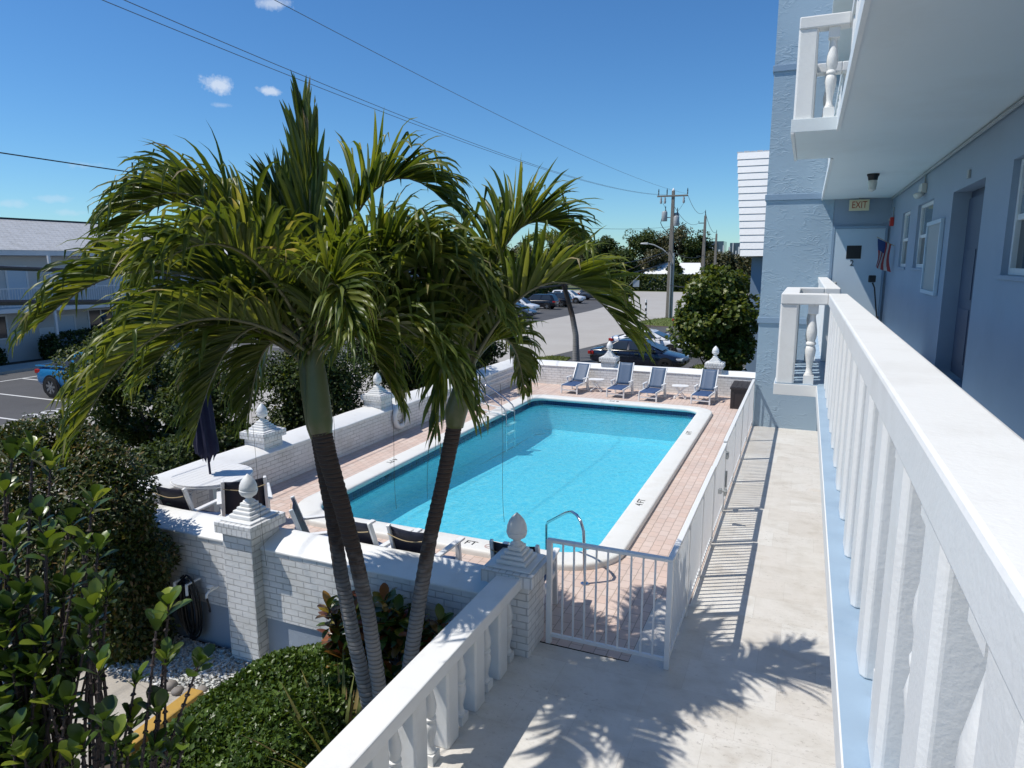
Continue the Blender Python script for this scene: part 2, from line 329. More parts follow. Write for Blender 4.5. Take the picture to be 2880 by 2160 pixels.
M['palmtrunk']=trunk_mat('ringed palm trunk',(.38,.36,.335),(.06,.038,.027),150)
M['bark']=flat('grey brown bark',(.14,.11,.08),.9,0,.4,5,.6,25)
M['twig']=flat('knobbly stem',(.07,.05,.045),.8,0,.4,30,.6,80)
M['clusia']=leaf_mat('paddle leaf',[(0,(.035,.065,.018)),(.5,(.06,.11,.022)),(.8,(.12,.19,.03)),(1,(.28,.34,.05))],.3,.28,.5)
M['ficus']=leaf_mat('small bronze green leaf',[(0,(.025,.042,.012)),(.5,(.055,.085,.018)),(.8,(.09,.11,.025)),(.94,(.17,.12,.045)),(1,(.24,.16,.08))],.42,.28,.4)
M['cover']=leaf_mat('glossy ground cover leaf',[(0,(.04,.075,.016)),(.5,(.075,.135,.022)),(.85,(.12,.19,.035)),(1,(.15,.22,.05))],.38,.25,.4)
M['croton']=leaf_mat('croton leaf',[(0,(.03,.05,.012)),(.4,(.08,.13,.018)),(.62,(.24,.24,.03)),(.76,(.30,.11,.03)),(.9,(.17,.045,.025)),(1,(.36,.22,.05))],.3,.2,.5)
M['spiky']=leaf_mat('yellowed strap leaf',[(0,(.10,.14,.04)),(.5,(.2,.22,.06)),(.8,(.34,.29,.09)),(1,(.3,.17,.1))],.45,.25)
M['darkleaf']=leaf_mat('dark tree leaf',[(0,(.018,.034,.010)),(.6,(.04,.07,.016)),(.9,(.085,.12,.02)),(1,(.14,.16,.04))],.5,.28,.3)
M['midleaf']=leaf_mat('mid green leaf',[(0,(.03,.05,.012)),(.6,(.06,.095,.02)),(.9,(.10,.13,.03)),(1,(.16,.17,.05))],.5,.3,.3)
M['grape']=leaf_mat('round sea grape leaf',[(0,(.045,.075,.015)),(.55,(.09,.135,.022)),(.85,(.16,.20,.04)),(1,(.25,.26,.08))],.4,.35,.35)
M['olive']=leaf_mat('olive brown leaf',[(0,(.04,.05,.02)),(.6,(.085,.09,.03)),(1,(.15,.12,.05))],.5,.2)
M['gravel']=leaf_mat('white marble chip',[(0,(.6,.59,.56)),(.5,(.76,.75,.73)),(1,(.86,.86,.84))],.7,.0)
M['stone']=flat('grey river stone',(.3,.27,.24),.7,0,.3,6,.3,20)
def car_mat(name,col,metal=.0,rough=.22):
    m,nt,p=new_mat(name); n=noise(nt,1.5,3); nt.links.new(mixc(nt,n.outputs[0],tuple(x*.85 for x in col),col),p.inputs['Base Color']); p.inputs['Roughness'].default_value=rough; p.inputs['Metallic'].default_value=metal
    p.inputs['Coat Weight'].default_value=.6; p.inputs['Coat Roughness'].default_value=.06; return m
M['car_navy']=car_mat('navy car paint',(.008,.012,.028)); M['car_white']=car_mat('white car paint',(.78,.79,.8)); M['car_black']=car_mat('black car paint',(.01,.011,.015)); M['car_grey']=car_mat('slate car paint',(.05,.065,.09)); M['car_blue']=car_mat('bright blue truck paint',(.02,.20,.44)); M['car_char']=car_mat('charcoal truck paint',(.03,.032,.036))
M['tyre']=flat('tyre rubber',(.012,.012,.012),.85); M['rim']=flat('alloy rim',(.45,.46,.47),.3,.8); M['rimdark']=flat('dark alloy rim',(.05,.05,.055),.35,.6)
M['taillight']=flat('tail lamp lens',(.45,.02,.015),.2); M['headlight']=flat('head lamp lens',(.6,.62,.65),.12)
M['flagblue']=flat('flag blue',(.05,.09,.25),.8); M['flagred']=flat('flag red',(.4,.07,.07),.8); M['flagwhite']=flat('flag white',(.6,.58,.58),.8)
M['cord']=flat('manila rope',(.45,.35,.2),.85); M['fibre']=flat('dry palm fibre',(.12,.10,.07),.9)
M['hose']=flat('black garden hose',(.012,.013,.016),.4)
M['farwin']=glass_mat('far window band',(.03,.05,.09))
M['signback']=flat('bare aluminium sign',(.42,.46,.48),.4,.3)
# ------------------------------------------------------------------ camera, sun, sky
cd=bpy.data.cameras.new('camera'); cam=bpy.data.objects.new('camera',cd); C.objects.link(cam); sc.camera=cam
cam.location=(0,0,4.4); cam.rotation_euler=(R(90-10.066),0,R(22.924)); cd.lens=24.25; cd.sensor_width=36; cd.clip_start=.05; cd.clip_end=3000
SUN=Vector((-.52,-.28,1)).normalized()
sl=bpy.data.lights.new('sun','SUN'); sl.energy=4.15; sl.angle=R(.53); sl.color=(1,.955,.88); so=bpy.data.objects.new('sun',sl); C.objects.link(so)
so.rotation_euler=(-SUN).to_track_quat('-Z','Y').to_euler(); so.location=(-20,-10,30)
w=bpy.data.worlds.new('World'); sc.world=w; w.use_nodes=True; nt=w.node_tree; bg=nt.nodes['Background']
sky=nt.nodes.new('ShaderNodeTexSky'); sky.sky_type='NISHITA'; sky.sun_disc=False; sky.sun_elevation=math.asin(SUN.z); sky.sun_rotation=math.atan2(SUN.x,SUN.y); sky.air_density=1.; sky.dust_density=.0; sky.ozone_density=2.; sky.altitude=0
hs=nt.nodes.new('ShaderNodeHueSaturation'); hs.inputs['Saturation'].default_value=1.12; nt.links.new(sky.outputs[0],hs.inputs['Color'])
# a few small fair-weather clouds, each a soft ragged patch at its own bearing
tc=nt.nodes.new('ShaderNodeTexCoord'); d=tc.outputs['Generated']; col=mixc(nt,1,hs.outputs[0],(.58,.90,1.17),'MULTIPLY')
yaw=R(22.924)
def cloud(az,el,wa,we,dens):
    global col
    # az right of the street axis, el above the horizon (degrees)
    a=R(az); e=R(el); dirv=(math.sin(a)*math.cos(e),math.cos(a)*math.cos(e),math.sin(e))
    rt=(math.cos(a),-math.sin(a),0); up=(-math.sin(a)*math.sin(e),-math.cos(a)*math.sin(e),math.cos(e))
    def dot(v):
        n=nt.nodes.new('ShaderNodeVectorMath'); n.operation='DOT_PRODUCT'; nt.links.new(d,n.inputs[0]); n.inputs[1].default_value=v; return n.outputs['Value']
    u=math_(nt,'DIVIDE',dot(rt),math.sin(R(wa))); v=math_(nt,'DIVIDE',dot(up),math.sin(R(we))); fr=math_(nt,'GREATER_THAN',dot(dirv),0)
    r=math_(nt,'SQRT',math_(nt,'ADD',math_(nt,'MULTIPLY',u,u),math_(nt,'MULTIPLY',v,v)))
    n=nt.nodes.new('ShaderNodeTexNoise'); n.inputs['Scale'].default_value=46; n.inputs['Detail'].default_value=6; n.inputs['Roughness'].default_value=.62; nt.links.new(d,n.inputs['Vector'])
    q=math_(nt,'ADD',r,math_(nt,'MULTIPLY',math_(nt,'SUBTRACT',n.outputs[0],.5),3.2))
    f=ramp(nt,q,[(.2,(1,1,1)),(.75,(.35,.35,.35)),(1.0,(0,0,0))]); f=math_(nt,'MULTIPLY',math_(nt,'MULTIPLY',f,fr),dens)
    col=mixc(nt,f,col,(6.8,7.6,8.8))
for c in [(-45.0,12.4,1.2,.6,.8),(-41.3,12.3,1.0,.36,.75),(-44.8,11.1,.8,.2,.3),(-40.7,18.0,1.5,.4,.6),(-53.6,6.5,1.1,.28,.25),(-55.6,4.2,1.1,.25,.25),(-54.9,3.3,1.0,.22,.22),(-58.4,3.7,1.2,.3,.25)]: cloud(*c)
nt.links.new(col,bg.inputs[0]); bg.inputs[1].default_value=.1
sc.view_settings.view_transform='Standard'; sc.view_settings.look='None'; sc.view_settings.gamma=1; sc.view_settings.exposure=0.08
sc.render.engine='CYCLES'; sc.cycles.max_bounces=8; sc.cycles.transparent_max_bounces=12; sc.cycles.caustics_reflective=False; sc.cycles.caustics_refractive=False

# ------------------------------------------------------------------ the setting
WIDE=700
mb=MB().sheet([(-WIDE,-120),(WIDE,-120),(WIDE,WIDE),(-WIDE,WIDE)],G,[[(-9.9,6.9),(-2.4,6.9),(-2.4,22.8),(-9.9,22.8)]]); struct('ground',mb,M['soil'])
mb=MB().sheet([(-WIDE,126),(WIDE,126),(WIDE,WIDE-2),(-WIDE,WIDE-2)],G+.004); struct('terrain',mb,M['land'])
roadp=[(-24.6,-40),(-24.3,13.8),(-22.4,40),(-21.7,74),(-23.2,95),(-26,112),(-33,117.5),(-90,119),(-90,125.5),(60,125.5),(60,118),(-8,116),(-10.4,108),(-11,67.5),(-13.7,60.6),(-12.4,57),(-10.5,54.6),(-13.3,36.9),(-13.6,24),(-13.6,-40)]
struct('road',MB().sheet(roadp,G+.008),M['road'])
struct('parking_lot',MB().sheet([(-36.2,-40),(-24.3,-40),(-24.0,13.8),(-22.1,40),(-21.4,74),(-22.9,95),(-25.6,112),(-31,117),(-36.2,117)],G+.004),M['lot'])
struct('driveway',MB().sheet([(-13.4,30),(6,30),(6,57.6),(-10,57.6),(-12.3,56.8),(-11.2,55),(-13.4,36.9)],G+.004),M['lot'])
# marked bays of the lot: lines across, a front line, bay number
ln=MB(); pz=G+.013
for y in (-3.3,-.5,2.3,5.1,7.9,11.8,14.6,17.4,20.2,23.0,25.8,28.6,31.4,34.2,37,39.8,42.6,45.4,48.2,51,53.8,56.6,59.4,62.2,65,67.8,70.6,73.4,76.2,79,81.8,84.6,87.4): ln.sheet([(-33.2,y-.06),(-24.4 if y<40 else -26.5,y-.06),(-24.4 if y<40 else -26.5,y+.06),(-33.2,y+.06)],pz)
ln.sheet([(-33.3,-20),(-33.17,-20),(-33.17,88),(-33.3,88)],pz)
struct('road_markings',ln,M['paint'])
t=text_mb('203',.95,.001); t.v=[(x*1.25,y,z) for x,y,z in t.v]; orient(t,(-24.75,15.9,G+.014),(0,1,0),(-1,0,0)); struct('bay_number',t,M['paint'])
kb=MB().box(-36.2,-35.2,-40,116,G-.1,G+.13).box(-36.2,-35.9,-40,116,G,G+.15); struct('pavement',MB().box(-37.4,-35.3,-40,116,G-.1,G+.13),M['concrete'])
def mound(poly,h,m=5):
    mb=MB(); cx=sum(p[0] for p in poly)/len(poly); cy=sum(p[1] for p in poly)/len(poly); vs=[];fs=[];n=len(poly)
    for k,(s,z) in enumerate(((1,-.05),(.985,h*.6),(.9,h),(.5,h*1.15))): vs+=[(cx+(x-cx)*s,cy+(y-cy)*s,G+z) for x,y in poly]
    for k in range(3): fs+=[(k*n+i,k*n+(i+1)%n,(k+1)*n+(i+1)%n,(k+1)*n+i) for i in range(n)]
    fs.append(tuple(3*n+i for i in range(n))); return mb.add(vs,fs)
def blades(name,poly,n,h,zoff,mat=None):
    # short grass blades over a polygon
    xs=[p[0] for p in poly]; ys=[p[1] for p in poly]; pts=[]
    P=np.array(poly)
    while len(pts)<n:
        q=rng.uniform((min(xs),min(ys)),(max(xs),max(ys)),(n,2))
        x,y=q[:,0],q[:,1]; ins=np.zeros(n,bool); j=len(P)-1
        for i in range(len(P)):
            cnd=((P[i,1]>y)!=(P[j,1]>y))&(x<(P[j,0]-P[i,0])*(y-P[i,1])/(P[j,1]-P[i,1]+1e-9)+P[i,0]); ins^=cnd; j=i
        pts+=list(q[ins])
    q=np.array(pts[:n]); a=rng.uniform(0,2*PI,n); hh=h*rng.uniform(.5,1.3,n); wd=.02+.02*rng.random(n)
    base=np.column_stack([q,np.full(n,zoff)]); dx=np.column_stack([np.cos(a),np.sin(a),np.zeros(n)]); lean=rng.normal(0,.35,(n,2))
    V=np.stack([base-dx*wd[:,None],base+dx*wd[:,None],base+np.column_stack([lean*hh[:,None],hh])],1).reshape(-1,3)
    F=np.arange(3*n).reshape(n,3); o=npmesh(name,V,F,M['grassblade']); tag(o,kind='stuff'); return o
M['grassblade']=leaf_mat('grass blade',[(0,(.09,.13,.025)),(.6,(.15,.19,.04)),(1,(.26,.25,.09))],.6,.3)
vp1=[(-13.8,24.2),(-14.0,30),(-13.9,35),(-13.2,36.8),(-11.9,36.7),(-11.6,33.2),(-11.3,31),(-5.4,31),(-5.0,36.6),(-3.7,36.6),(-3.2,24.2)]
struct('grass_verge',MB().sheet(vp1,G+.05),M['grass']); tag(blades('verge_grass',vp1,16000,.09,G+.05),'short mown grass of the verge behind the far pool wall','grass')
vp2=[(-13.7,60.8),(-13.3,63.5),(-12.4,66.2),(-10.6,67.6),(-4,67.9),(-4,58.4),(-9.4,58.2),(-11.6,58.6),(-13,59.5)]
struct('grass_island',mound(vp2,.08),M['grass']); tag(blades('island_grass',vp2,6000,.10,G+.06),'short grass of the rounded island under the nearest utility pole','grass')
struct('far_verge',MB().sheet([(-90,126),(60,126),(60,131),(-90,131)],G+.02),M['grass'])
struct('side_strip',MB().sheet([(-13.6,-40),(-10.2,-40),(-10.2,24.2),(-13.6,24.2)],G+.006),M['soil'])
kt=thing('kerb_stone','white painted concrete kerb at the end of the parking bay beyond the far pool wall','kerb',(-3.6,32,G)); obj('kerb_block',MB().bar((-1.2,-1.1,.07),(1.1,3.4,.07),.22,.18),M['white'],kt,bevel=.02)

# deck, walkway and pool
def rpoly(cs,rs,seg=10):
    out=[];n=len(cs)
    for i in range(n):
        p=Vector(cs[i]);a=(Vector(cs[i-1])-p);b=(Vector(cs[(i+1)%n])-p);a.normalize();b.normalize();ang=a.angle(b);r=rs[i]
        tl=r/math.tan(ang/2); c=p+(a+b).normalized()*(r/math.sin(ang/2)); s=p+a*tl; e=p+b*tl
        a0=math.atan2(s.y-c.y,s.x-c.x); a1=math.atan2(e.y-c.y,e.x-c.x); da=(a1-a0+PI)%(2*PI)-PI
        for k in range(seg+1): t=a0+da*k/seg; out.append((c.x+r*math.cos(t),c.y+r*math.sin(t)))
    return out
OC=[(-8.3,8.86),(-2.26,8.86),(-2.26,20.95),(-8.3,20.95)]; ORr=[1.0,.95,.75,.75]
IC=[(-7.84,9.30),(-2.68,9.30),(-2.68,20.5),(-7.84,20.5)]; IR=[.55,.6,.42,.42]
outer=rpoly(OC,ORr); inner=rpoly(IC,IR)
deckp=[(-9.62,7.05),(-1.55,7.0),(-1.55,8.6),(-1.12,8.6),(-1.12,23.5),(-9.62,23.5)]
struct('pool_deck',MB().sheet(deckp,0,[outer]),M['pavers'])
wk=MB().box(-2.93,1.78,-4,6.98,G,0.002).box(-1.545,1.78,6.98,8.6,G,.002).box(-1.115,1.78,8.6,19.4,G,.002); struct('walkway',wk,M['trav'])
prof=[(0,0.0),(0,.05),(.012,.075),(.04,.093),(.1,.1),(.88,.1),(.96,.094),(1,.075),(1.015,.045),(1.0,.01),(.965,-.012),(.9,-.02)]
vs=[];fs=[];n=len(outer)
for tt,z in prof: vs+=[(o[0]+(i[0]-o[0])*tt,o[1]+(i[1]-o[1])*tt,z) for o,i in zip(outer,inner)]
for k in range(len(prof)-1): fs+=[(k*n+i,k*n+(i+1)%n,(k+1)*n+(i+1)%n,(k+1)*n+i) for i in range(n)]
struct('pool_coping',MB().add(vs,fs),M['coping'],50)
def off(poly,d):
    cx,cy=-5.25,14.6; out=[]
    for i in range(len(poly)):
        a=Vector(poly[i-1]);b=Vector(poly[(i+1)%len(poly)]);t=(b-a).normalized(); out.append((poly[i][0]+t.y*d,poly[i][1]-t.x*d))
    return out
shell=off(inner,.045)
def ringwall(poly,zs,flip=True):
    mb=MB();n=len(poly);vs=[];fs=[]
    for z in zs: vs+=[(x,y,z(x,y) if callable(z) else z) for x,y in poly]
    for k in range(len(zs)-1): fs+=[(k*n+i,(k+1)*n+i,(k+1)*n+(i+1)%n,k*n+(i+1)%n) for i in range(n)]
    return mb.add(vs,[tuple(reversed(f)) for f in fs])
struct('pool_tile_band',ringwall(shell,(-.01,-.20)),M['pooltile'])
fz=lambda x,y: -.78-.30*max(0,min(1,(y-12)/6.5))
sh2=off(inner,.055)
bs=ringwall(sh2,(-.20,lambda x,y:fz(x,y)+.12)); fl=off(inner,-.1)
n=len(sh2); vs=[(x,y,fz(x,y)+.12) for x,y in sh2]+[(x,y,fz(x,y)) for x,y in fl]; bs.add(vs,[(i,(i+1)%n,n+(i+1)%n,n+i) for i in range(n)])
# floor as a gridded sheet so the slope to the deep end follows
ys=np.linspace(9.4,20.4,28)
def spanx(y):
    xs=[]
    for i in range(len(fl)):
        a,b=fl[i],fl[(i+1)%len(fl)]
        if (a[1]-y)*(b[1]-y)<=0 and a[1]!=b[1]: xs.append(a[0]+(b[0]-a[0])*(y-a[1])/(b[1]-a[1]))
    return (min(xs),max(xs)) if xs else None
ys=[min(p[1] for p in fl)+1e-4]+[float(y) for y in ys if min(p[1] for p in fl)+.02<y<max(p[1] for p in fl)-.02]+[max(p[1] for p in fl)-1e-4]
vs=[]
for y in ys:
    s=spanx(y); vs+=[(s[0],y,fz(0,y)),(s[1],y,fz(0,y))]
bs.add(vs,[(2*i,2*i+1,2*i+3,2*i+2) for i in range(len(ys)-1)])
# entry steps in the near right corner
for k,(r,z) in enumerate(((1.5,-.60),(1.05,-.42),(.62,-.24))):
    bs.prism([(-2.72-r,9.34),(-2.72,9.34),(-2.72,9.34+r)]+[(-2.72-r*math.sin(a),9.34+r*math.cos(a)) for a in np.linspace(.15,1.42,9)],-1.0,z)
struct('pool_basin',bs,M['basin'],40)
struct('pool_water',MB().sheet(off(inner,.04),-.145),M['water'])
# depth lettering on the coping and on the tile
def mark(txt,o,ex,ey,size,mat='black',vert=False):
    t=text_mb(txt,size,.0015); orient(t,o,ex,ey); struct('depth_marking',t,M[mat])
mark('4 FT',(-2.5,11.9,.1025),(0,1,0),(-1,0,0),.19); mark('6 FT',(-2.5,17.5,.1025),(0,1,0),(-1,0,0),.19)
mark('4 FT',(-8.1,12.4,.1025),(0,-1,0),(1,0,0),.19); mark('8 FT',(-8.1,17.1,.1025),(0,-1,0),(1,0,0),.19)
mark('4 FT',(-4.6,9.06,.1025),(1,0,0),(0,1,0),.19); mark('8 FT',(-5.3,20.73,.1025),(-1,0,0),(0,-1,0),.17)
mark('8 FT',(-5.0,20.525,-.05),(1,0,0),(0,0,1),.13); mark('4 FT',(-7.868,11.9,-.055),(0,1,0),(0,0,1),.12); mark('8 FT',(-7.868,17.3,-.055),(0,1,0),(0,0,1),.12)
for o in ((-4.2,9.06),):
    ring=MB(); k=28
    for r0,r1 in ((.085,.065),):
        vs=[(o[0]+r*math.cos(2*PI*i/k),o[1]+r*math.sin(2*PI*i/k),.1025) for r in (r0,r1) for i in range(k)]
        ring.add(vs,[(i,(i+1)%k,k+(i+1)%k,k+i) for i in range(k)])
    ring.bar((o[0]-.05,o[1]-.05,.1025),(o[0]+.05,o[1]+.05,.1025),.016,.002); struct('depth_marking',ring,M['faded'])

# ------------------------------------------------------------------ pool walls and brick piers
def wallthing(name,label,p,q,side,th,zb,plinth=None):
    """brick wall from p to q; side = unit vector towards its inner face"""
    root=thing(name,label,'wall',(p[0],p[1],zb)); sd=Vector((side[0],side[1])); o=root.location
    zt=.66
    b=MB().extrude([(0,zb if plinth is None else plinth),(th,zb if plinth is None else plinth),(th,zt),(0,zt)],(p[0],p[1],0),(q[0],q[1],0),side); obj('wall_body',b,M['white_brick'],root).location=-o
    if plinth is not None:
        pb=MB().extrude([(.03,zb),(th-.03,zb),(th-.03,plinth),(.03,plinth)],(p[0],p[1],0),(q[0],q[1],0),side); obj('plinth',pb,M['plinth'],root).location=-o
    pr=[(-.015,zt+.001),(-.018,zt+.02)]+[(-.014+(th+.02)*t,zt+.03+.12*(1-(1-t)**1.9)) for t in (0,.04,.12,.25,.4,.55,.7,.85,.95)]+[(th+.012,zt+.13),(th+.014,zt+.10),(th+.012,zt+.001)]
    # many short spans, so that the hand-trowelled cap is not ruler straight
    cp=MB(); P=Vector((p[0],p[1],0));Q=Vector((q[0],q[1],0));L=(Q-P).length;ns=max(2,int(L/.35));m=len(pr);vs=[]
    for i in range(ns+1):
        c=P+(Q-P)*i/ns; wob=[random.gauss(0,.004) for _ in range(3)]
        for j,(a,z) in enumerate(pr): vs.append((c.x+sd.x*(a+wob[0]*.4),c.y+sd.y*(a+wob[0]*.4),z+(wob[1] if 0<j<m-1 else 0)))
    fs=[(i*m+j,i*m+(j+1)%m,(i+1)*m+(j+1)%m,(i+1)*m+j) for i in range(ns) for j in range(m)]+[tuple(reversed(range(m))),tuple(ns*m+j for j in range(m))]
    cp.add(vs,fs); obj('wall_coping',cp,M['white'],root,60).location=-o
    return root
wallthing('pool_wall','white brick wall in front behind the palm trunks, on a pale blue plinth',(-10.05,6.6),(-3.0,6.6),(0,1),.45,G,plinth=-.3)
wallthing('pool_wall','long white brick side wall with the life ring on it',(-9.52,7.04),(-9.52,23.4),(-1,0),.55,G)
wallthing('pool_wall','white brick end wall behind the blue loungers',(-10.07,23.4),(-1.12,23.4),(0,1),.42,G)
M['fin']=flat('white cast finial',(.8,.8,.78),.5,0,.1,6,.25,30)
def pier(label,x0,x1,y0,y1,zb,zt,s=1.):
    cx,cy=(x0+x1)/2,(y0+y1)/2; root=thing('brick_pier',label,'pier',(cx,cy,zb),group='white brick piers of the pool wall'); o=-root.location
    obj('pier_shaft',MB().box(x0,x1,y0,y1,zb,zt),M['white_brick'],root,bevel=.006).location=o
    e=.065*s; c1=MB().box(x0-e,x1+e,y0-e,y1+e,zt+.001,zt+.15*s); obj('header_course',c1,M['header_brick'],root,bevel=.006).location=o
    cap=MB(); hw=(x1-x0)/2; hd=(y1-y0)/2; z=zt+.15*s
    for k,(f,h) in enumerate(((.9,.025),(.74,.05),(.6,.045),(.46,.04),(.34,.05))):
        cap.box(cx-hw*f-e*.6*(k==0),cx+hw*f+e*.6*(k==0),cy-hd*f-e*.6*(k==0),cy+hd*f+e*.6*(k==0),z+.001,z+h*s); z+=h*s
    obj('pier_cap',cap,M['fin'],root,bevel=.012).location=o
    f=MB().lathe([(r*s,zz*s) for r,zz in ((.075,0),(.08,.015),(.05,.035),(.04,.055),(.06,.075),(.1,.1),(.115,.135),(.12,.165),(.112,.175),(.117,.185),(.11,.235),(.088,.29),(.055,.335),(.02,.37),(.004,.385))],(cx,cy,z),20); obj('finial',f,M['fin'],root,45).location=o
    return root
pier('white brick pier with an acorn finial in front, beside the garden hose',-6.87,-6.38,6.44,6.96,G,.9)
pier('white brick pier with an acorn finial beside the metal gate panel',-3.09,-2.6,6.62,7.12,.0,.86)
pier('white brick pier nearest the round table, standing in the side wall',-10.12,-9.62,10.22,10.74,G,.93,.92)
pier('white brick pier next to the life ring in the side wall',-10.12,-9.62,14.3,14.82,G,.95,.92)
pier('white brick pier in the end wall in front of the navy car',-6.5,-6.02,23.44,23.9,G,.93,.95)
pier('white brick pier in the end wall behind the last lounger and the tree',-2.88,-2.4,23.44,23.9,G,.93,.95)
# ------------------------------------------------------------------ the apartment building on the right
SL=2.87; CE=5.92; WX=1.78; TY=19.4
bl=thing('apartment_building','pale blue three storey apartment building with outside galleries and white soffits','building',(1.78,12,G)); BO=-Vector(bl.location)
def bp(name,mb,mat,smooth=0,bevel=0):
    o=obj(name,mb,mat,bl,smooth,bevel); o.location=BO; return o
def sub(name,mb,mat,par,smooth=0,bevel=0): return obj(name,mb,mat,par,smooth,bevel)
tw=bp('stair_tower',MB().box(-1.1,.5,TY,24.2,G,12.5),M['stucco'])
for z in (2.8,5.94,9.05): sub('string_course',MB().prism([(-1.135,TY-.035),(.5,TY-.035),(.5,TY-.001),(-1.101,TY-.001),(-1.101,24.2),(-1.135,24.2)],z,z+.15),M['bluedark'],tw,bevel=.008)

bp('end_wall',MB().box(.502,8,TY+.015,24.2,G,12.5),M['blue'])
# gallery wall with its openings (y0,y1,z0,z1,depth)
OPS=[(5.9,8.35,4.27,5.38,.08),(9.5,11.42,SL-.01,5.34,.22),(13.08,14.8,4.29,5.4,.07),(15.85,17.05,4.29,5.4,.06)]
gw=MB(); y=-4.
def seg(y0,y1,z0,z1): gw.box(WX,WX+.7,y0,y1,z0,z1)
for (y0,y1,z0,z1,dp) in OPS:
    seg(y,y0,2.74,CE+.05)
    if z0>SL: seg(y0,y1,2.74,z0)
    seg(y0,y1,z1,CE+.05); y=y1
seg(y,TY+.014,2.74,CE+.05)
gwo=bp('gallery_wall',gw,M['blue'])
bp('ground_floor_wall',MB().box(WX,WX+.7,-4,TY+.014,-.1,2.74),M['blue'])
bp('upper_wall',MB().box(WX,WX+.7,-4,TY+.014,CE+.1,9.1),M['blue'])
bp('roof_slab',MB().box(.1,9,-4,TY,9.1,9.3),M['soffit'])
for i,(y0,y1,z0,z1,dp) in enumerate(OPS):
    if z0>SL:
        x=WX+dp; fr=MB(); f=.055
        fr.box(x-.02,x+.05,y0,y0+f,z0,z1).box(x-.02,x+.05,y1-f,y1,z0,z1).box(x-.02,x+.05,y0+f,y1-f,z0,z0+f+.01).box(x-.02,x+.05,y0+f,y1-f,z1-f,z1).box(x-.005,x+.05,y0+f,y1-f,(z0+z1)/2-.03,(z0+z1)/2+.03)
        if y1-y0>2: fr.box(x-.02,x+.05,(y0+y1)/2-.035,(y0+y1)/2+.035,z0+f,z1-f)
        wn=bp('window',fr,M['white2'],bevel=.006)
        sub('pane',MB().box(x+.03,x+.04,y0+f,y1-f,z0+f,(z0+z1)/2),M['glass'],wn); sub('pane',MB().box(x+.012,x+.02,y0+f,y1-f,(z0+z1)/2,z1-f),M['glass2'],wn)
        sub('sill',MB().box(WX-.03,x-.021,y0-.03,y1+.03,z0-.045,z0-.002),M['blue'],wn,bevel=.006)
    else:
        x=WX+dp; en=bp('entrance',MB().box(x,x+.05,y0,y1,z0,z1),M['doordark'])
        dr=MB().box(x-.04,x-.002,y1-1.0,y1-.1,z0+.012,z1-.1)
        for a,b in ((.2,.92),(1.05,1.7)): dr.box(x-.05,x-.041,y1-.88,y1-.22,z0+a,z0+b)
        d=sub('entrance_door',dr,M['doordark'],en,bevel=.006); 
# end door with its little window and floor number
dm=MB().box(.56,1.68,TY-.035,TY+.012,SL+.01,5.2); ed=bp('stair_door',dm,M['door'],bevel=.005)
fm=MB().box(.5,.559,TY-.05,TY+.012,SL,5.26).box(1.681,1.73,TY-.05,TY+.012,SL,5.26).box(.559,1.681,TY-.05,TY+.012,5.201,5.26); sub('door_frame',fm,M['bluedark'],ed)
sub('door_window',MB().box(.86,1.19,TY-.042,TY-.036,4.47,4.79),M['dark'],ed)
t=text_mb('2',.2,.002); orient(t,(1.0,TY-.039,4.36),(1,0,0),(0,0,1)); sub('floor_number',t,M['black'],ed)
sub('door_knob',orient(MB().lathe([(.012,0),(.012,.03),(.035,.045),(.04,.065),(.028,.085),(.005,.09)],(0,0,0),14),(.66,TY-.036,3.86),(1,0,0),(0,0,1)),M['grey'],ed,50)
# slabs and soffits with the bump-out beside the stair
def slab(zt,zb,nm,m):
    poly=[(.2,-4),(WX,-4),(WX,TY),(.2,TY),(.2,11.72),(-.3,11.72),(-.3,9.28),(.2,9.28)]
    return bp(nm,MB().prism(poly,zb,zt),m,bevel=.004)
g2=slab(SL,2.73,'gallery_floor',M['white'])
sub('floor_paint',MB().sheet([(.206,-4),(WX,-4),(WX,TY-.06),(.206,TY-.06),(.206,11.71),(-.292,11.71),(-.292,9.29),(.206,9.29)],SL+.003),M['ledge'],g2)
g3=slab(6.07,CE,'gallery_floor',M['soffit']); sub('soffit_bead',MB().box(.2,.235,-4,9.27,CE-.02,CE-.001).box(.2,.235,11.73,TY,CE-.02,CE-.001).box(-.3,-.265,9.28,11.72,CE-.02,CE-.001),M['white'],g3)
# mansard wing beyond the tower
wg=bp('wing_wall',MB().box(-2.45,3,34.7,60,G,4.62),M['bluedark'])
mr=MB(); n=15; h=4.85/n
for k in range(n):
    z=4.65+h*k; xl=-2.92-.55*(z-4.65)/4.85; y=34+.37*(z-4.65); y2=y+.37*h
    mr.add([(xl-.015,y-.035,z),(3,y-.035,z),(3,60,z),(xl-.015,60,z),(xl-.02,y2,z+h-.004),(3,y2,z+h-.004),(3,60,z+h-.004),(xl-.01,60,z+h-.004)],[(0,3,2,1),(4,5,6,7),(0,1,5,4),(1,2,6,5),(2,3,7,6),(3,0,4,7)])
for k in range(11): mr.box(-3.48+k*.3,-3.22+k*.3,35.8,36.3,9.502,9.55+.02*(k%2))
bp('mansard_roof',mr,M['tile'])
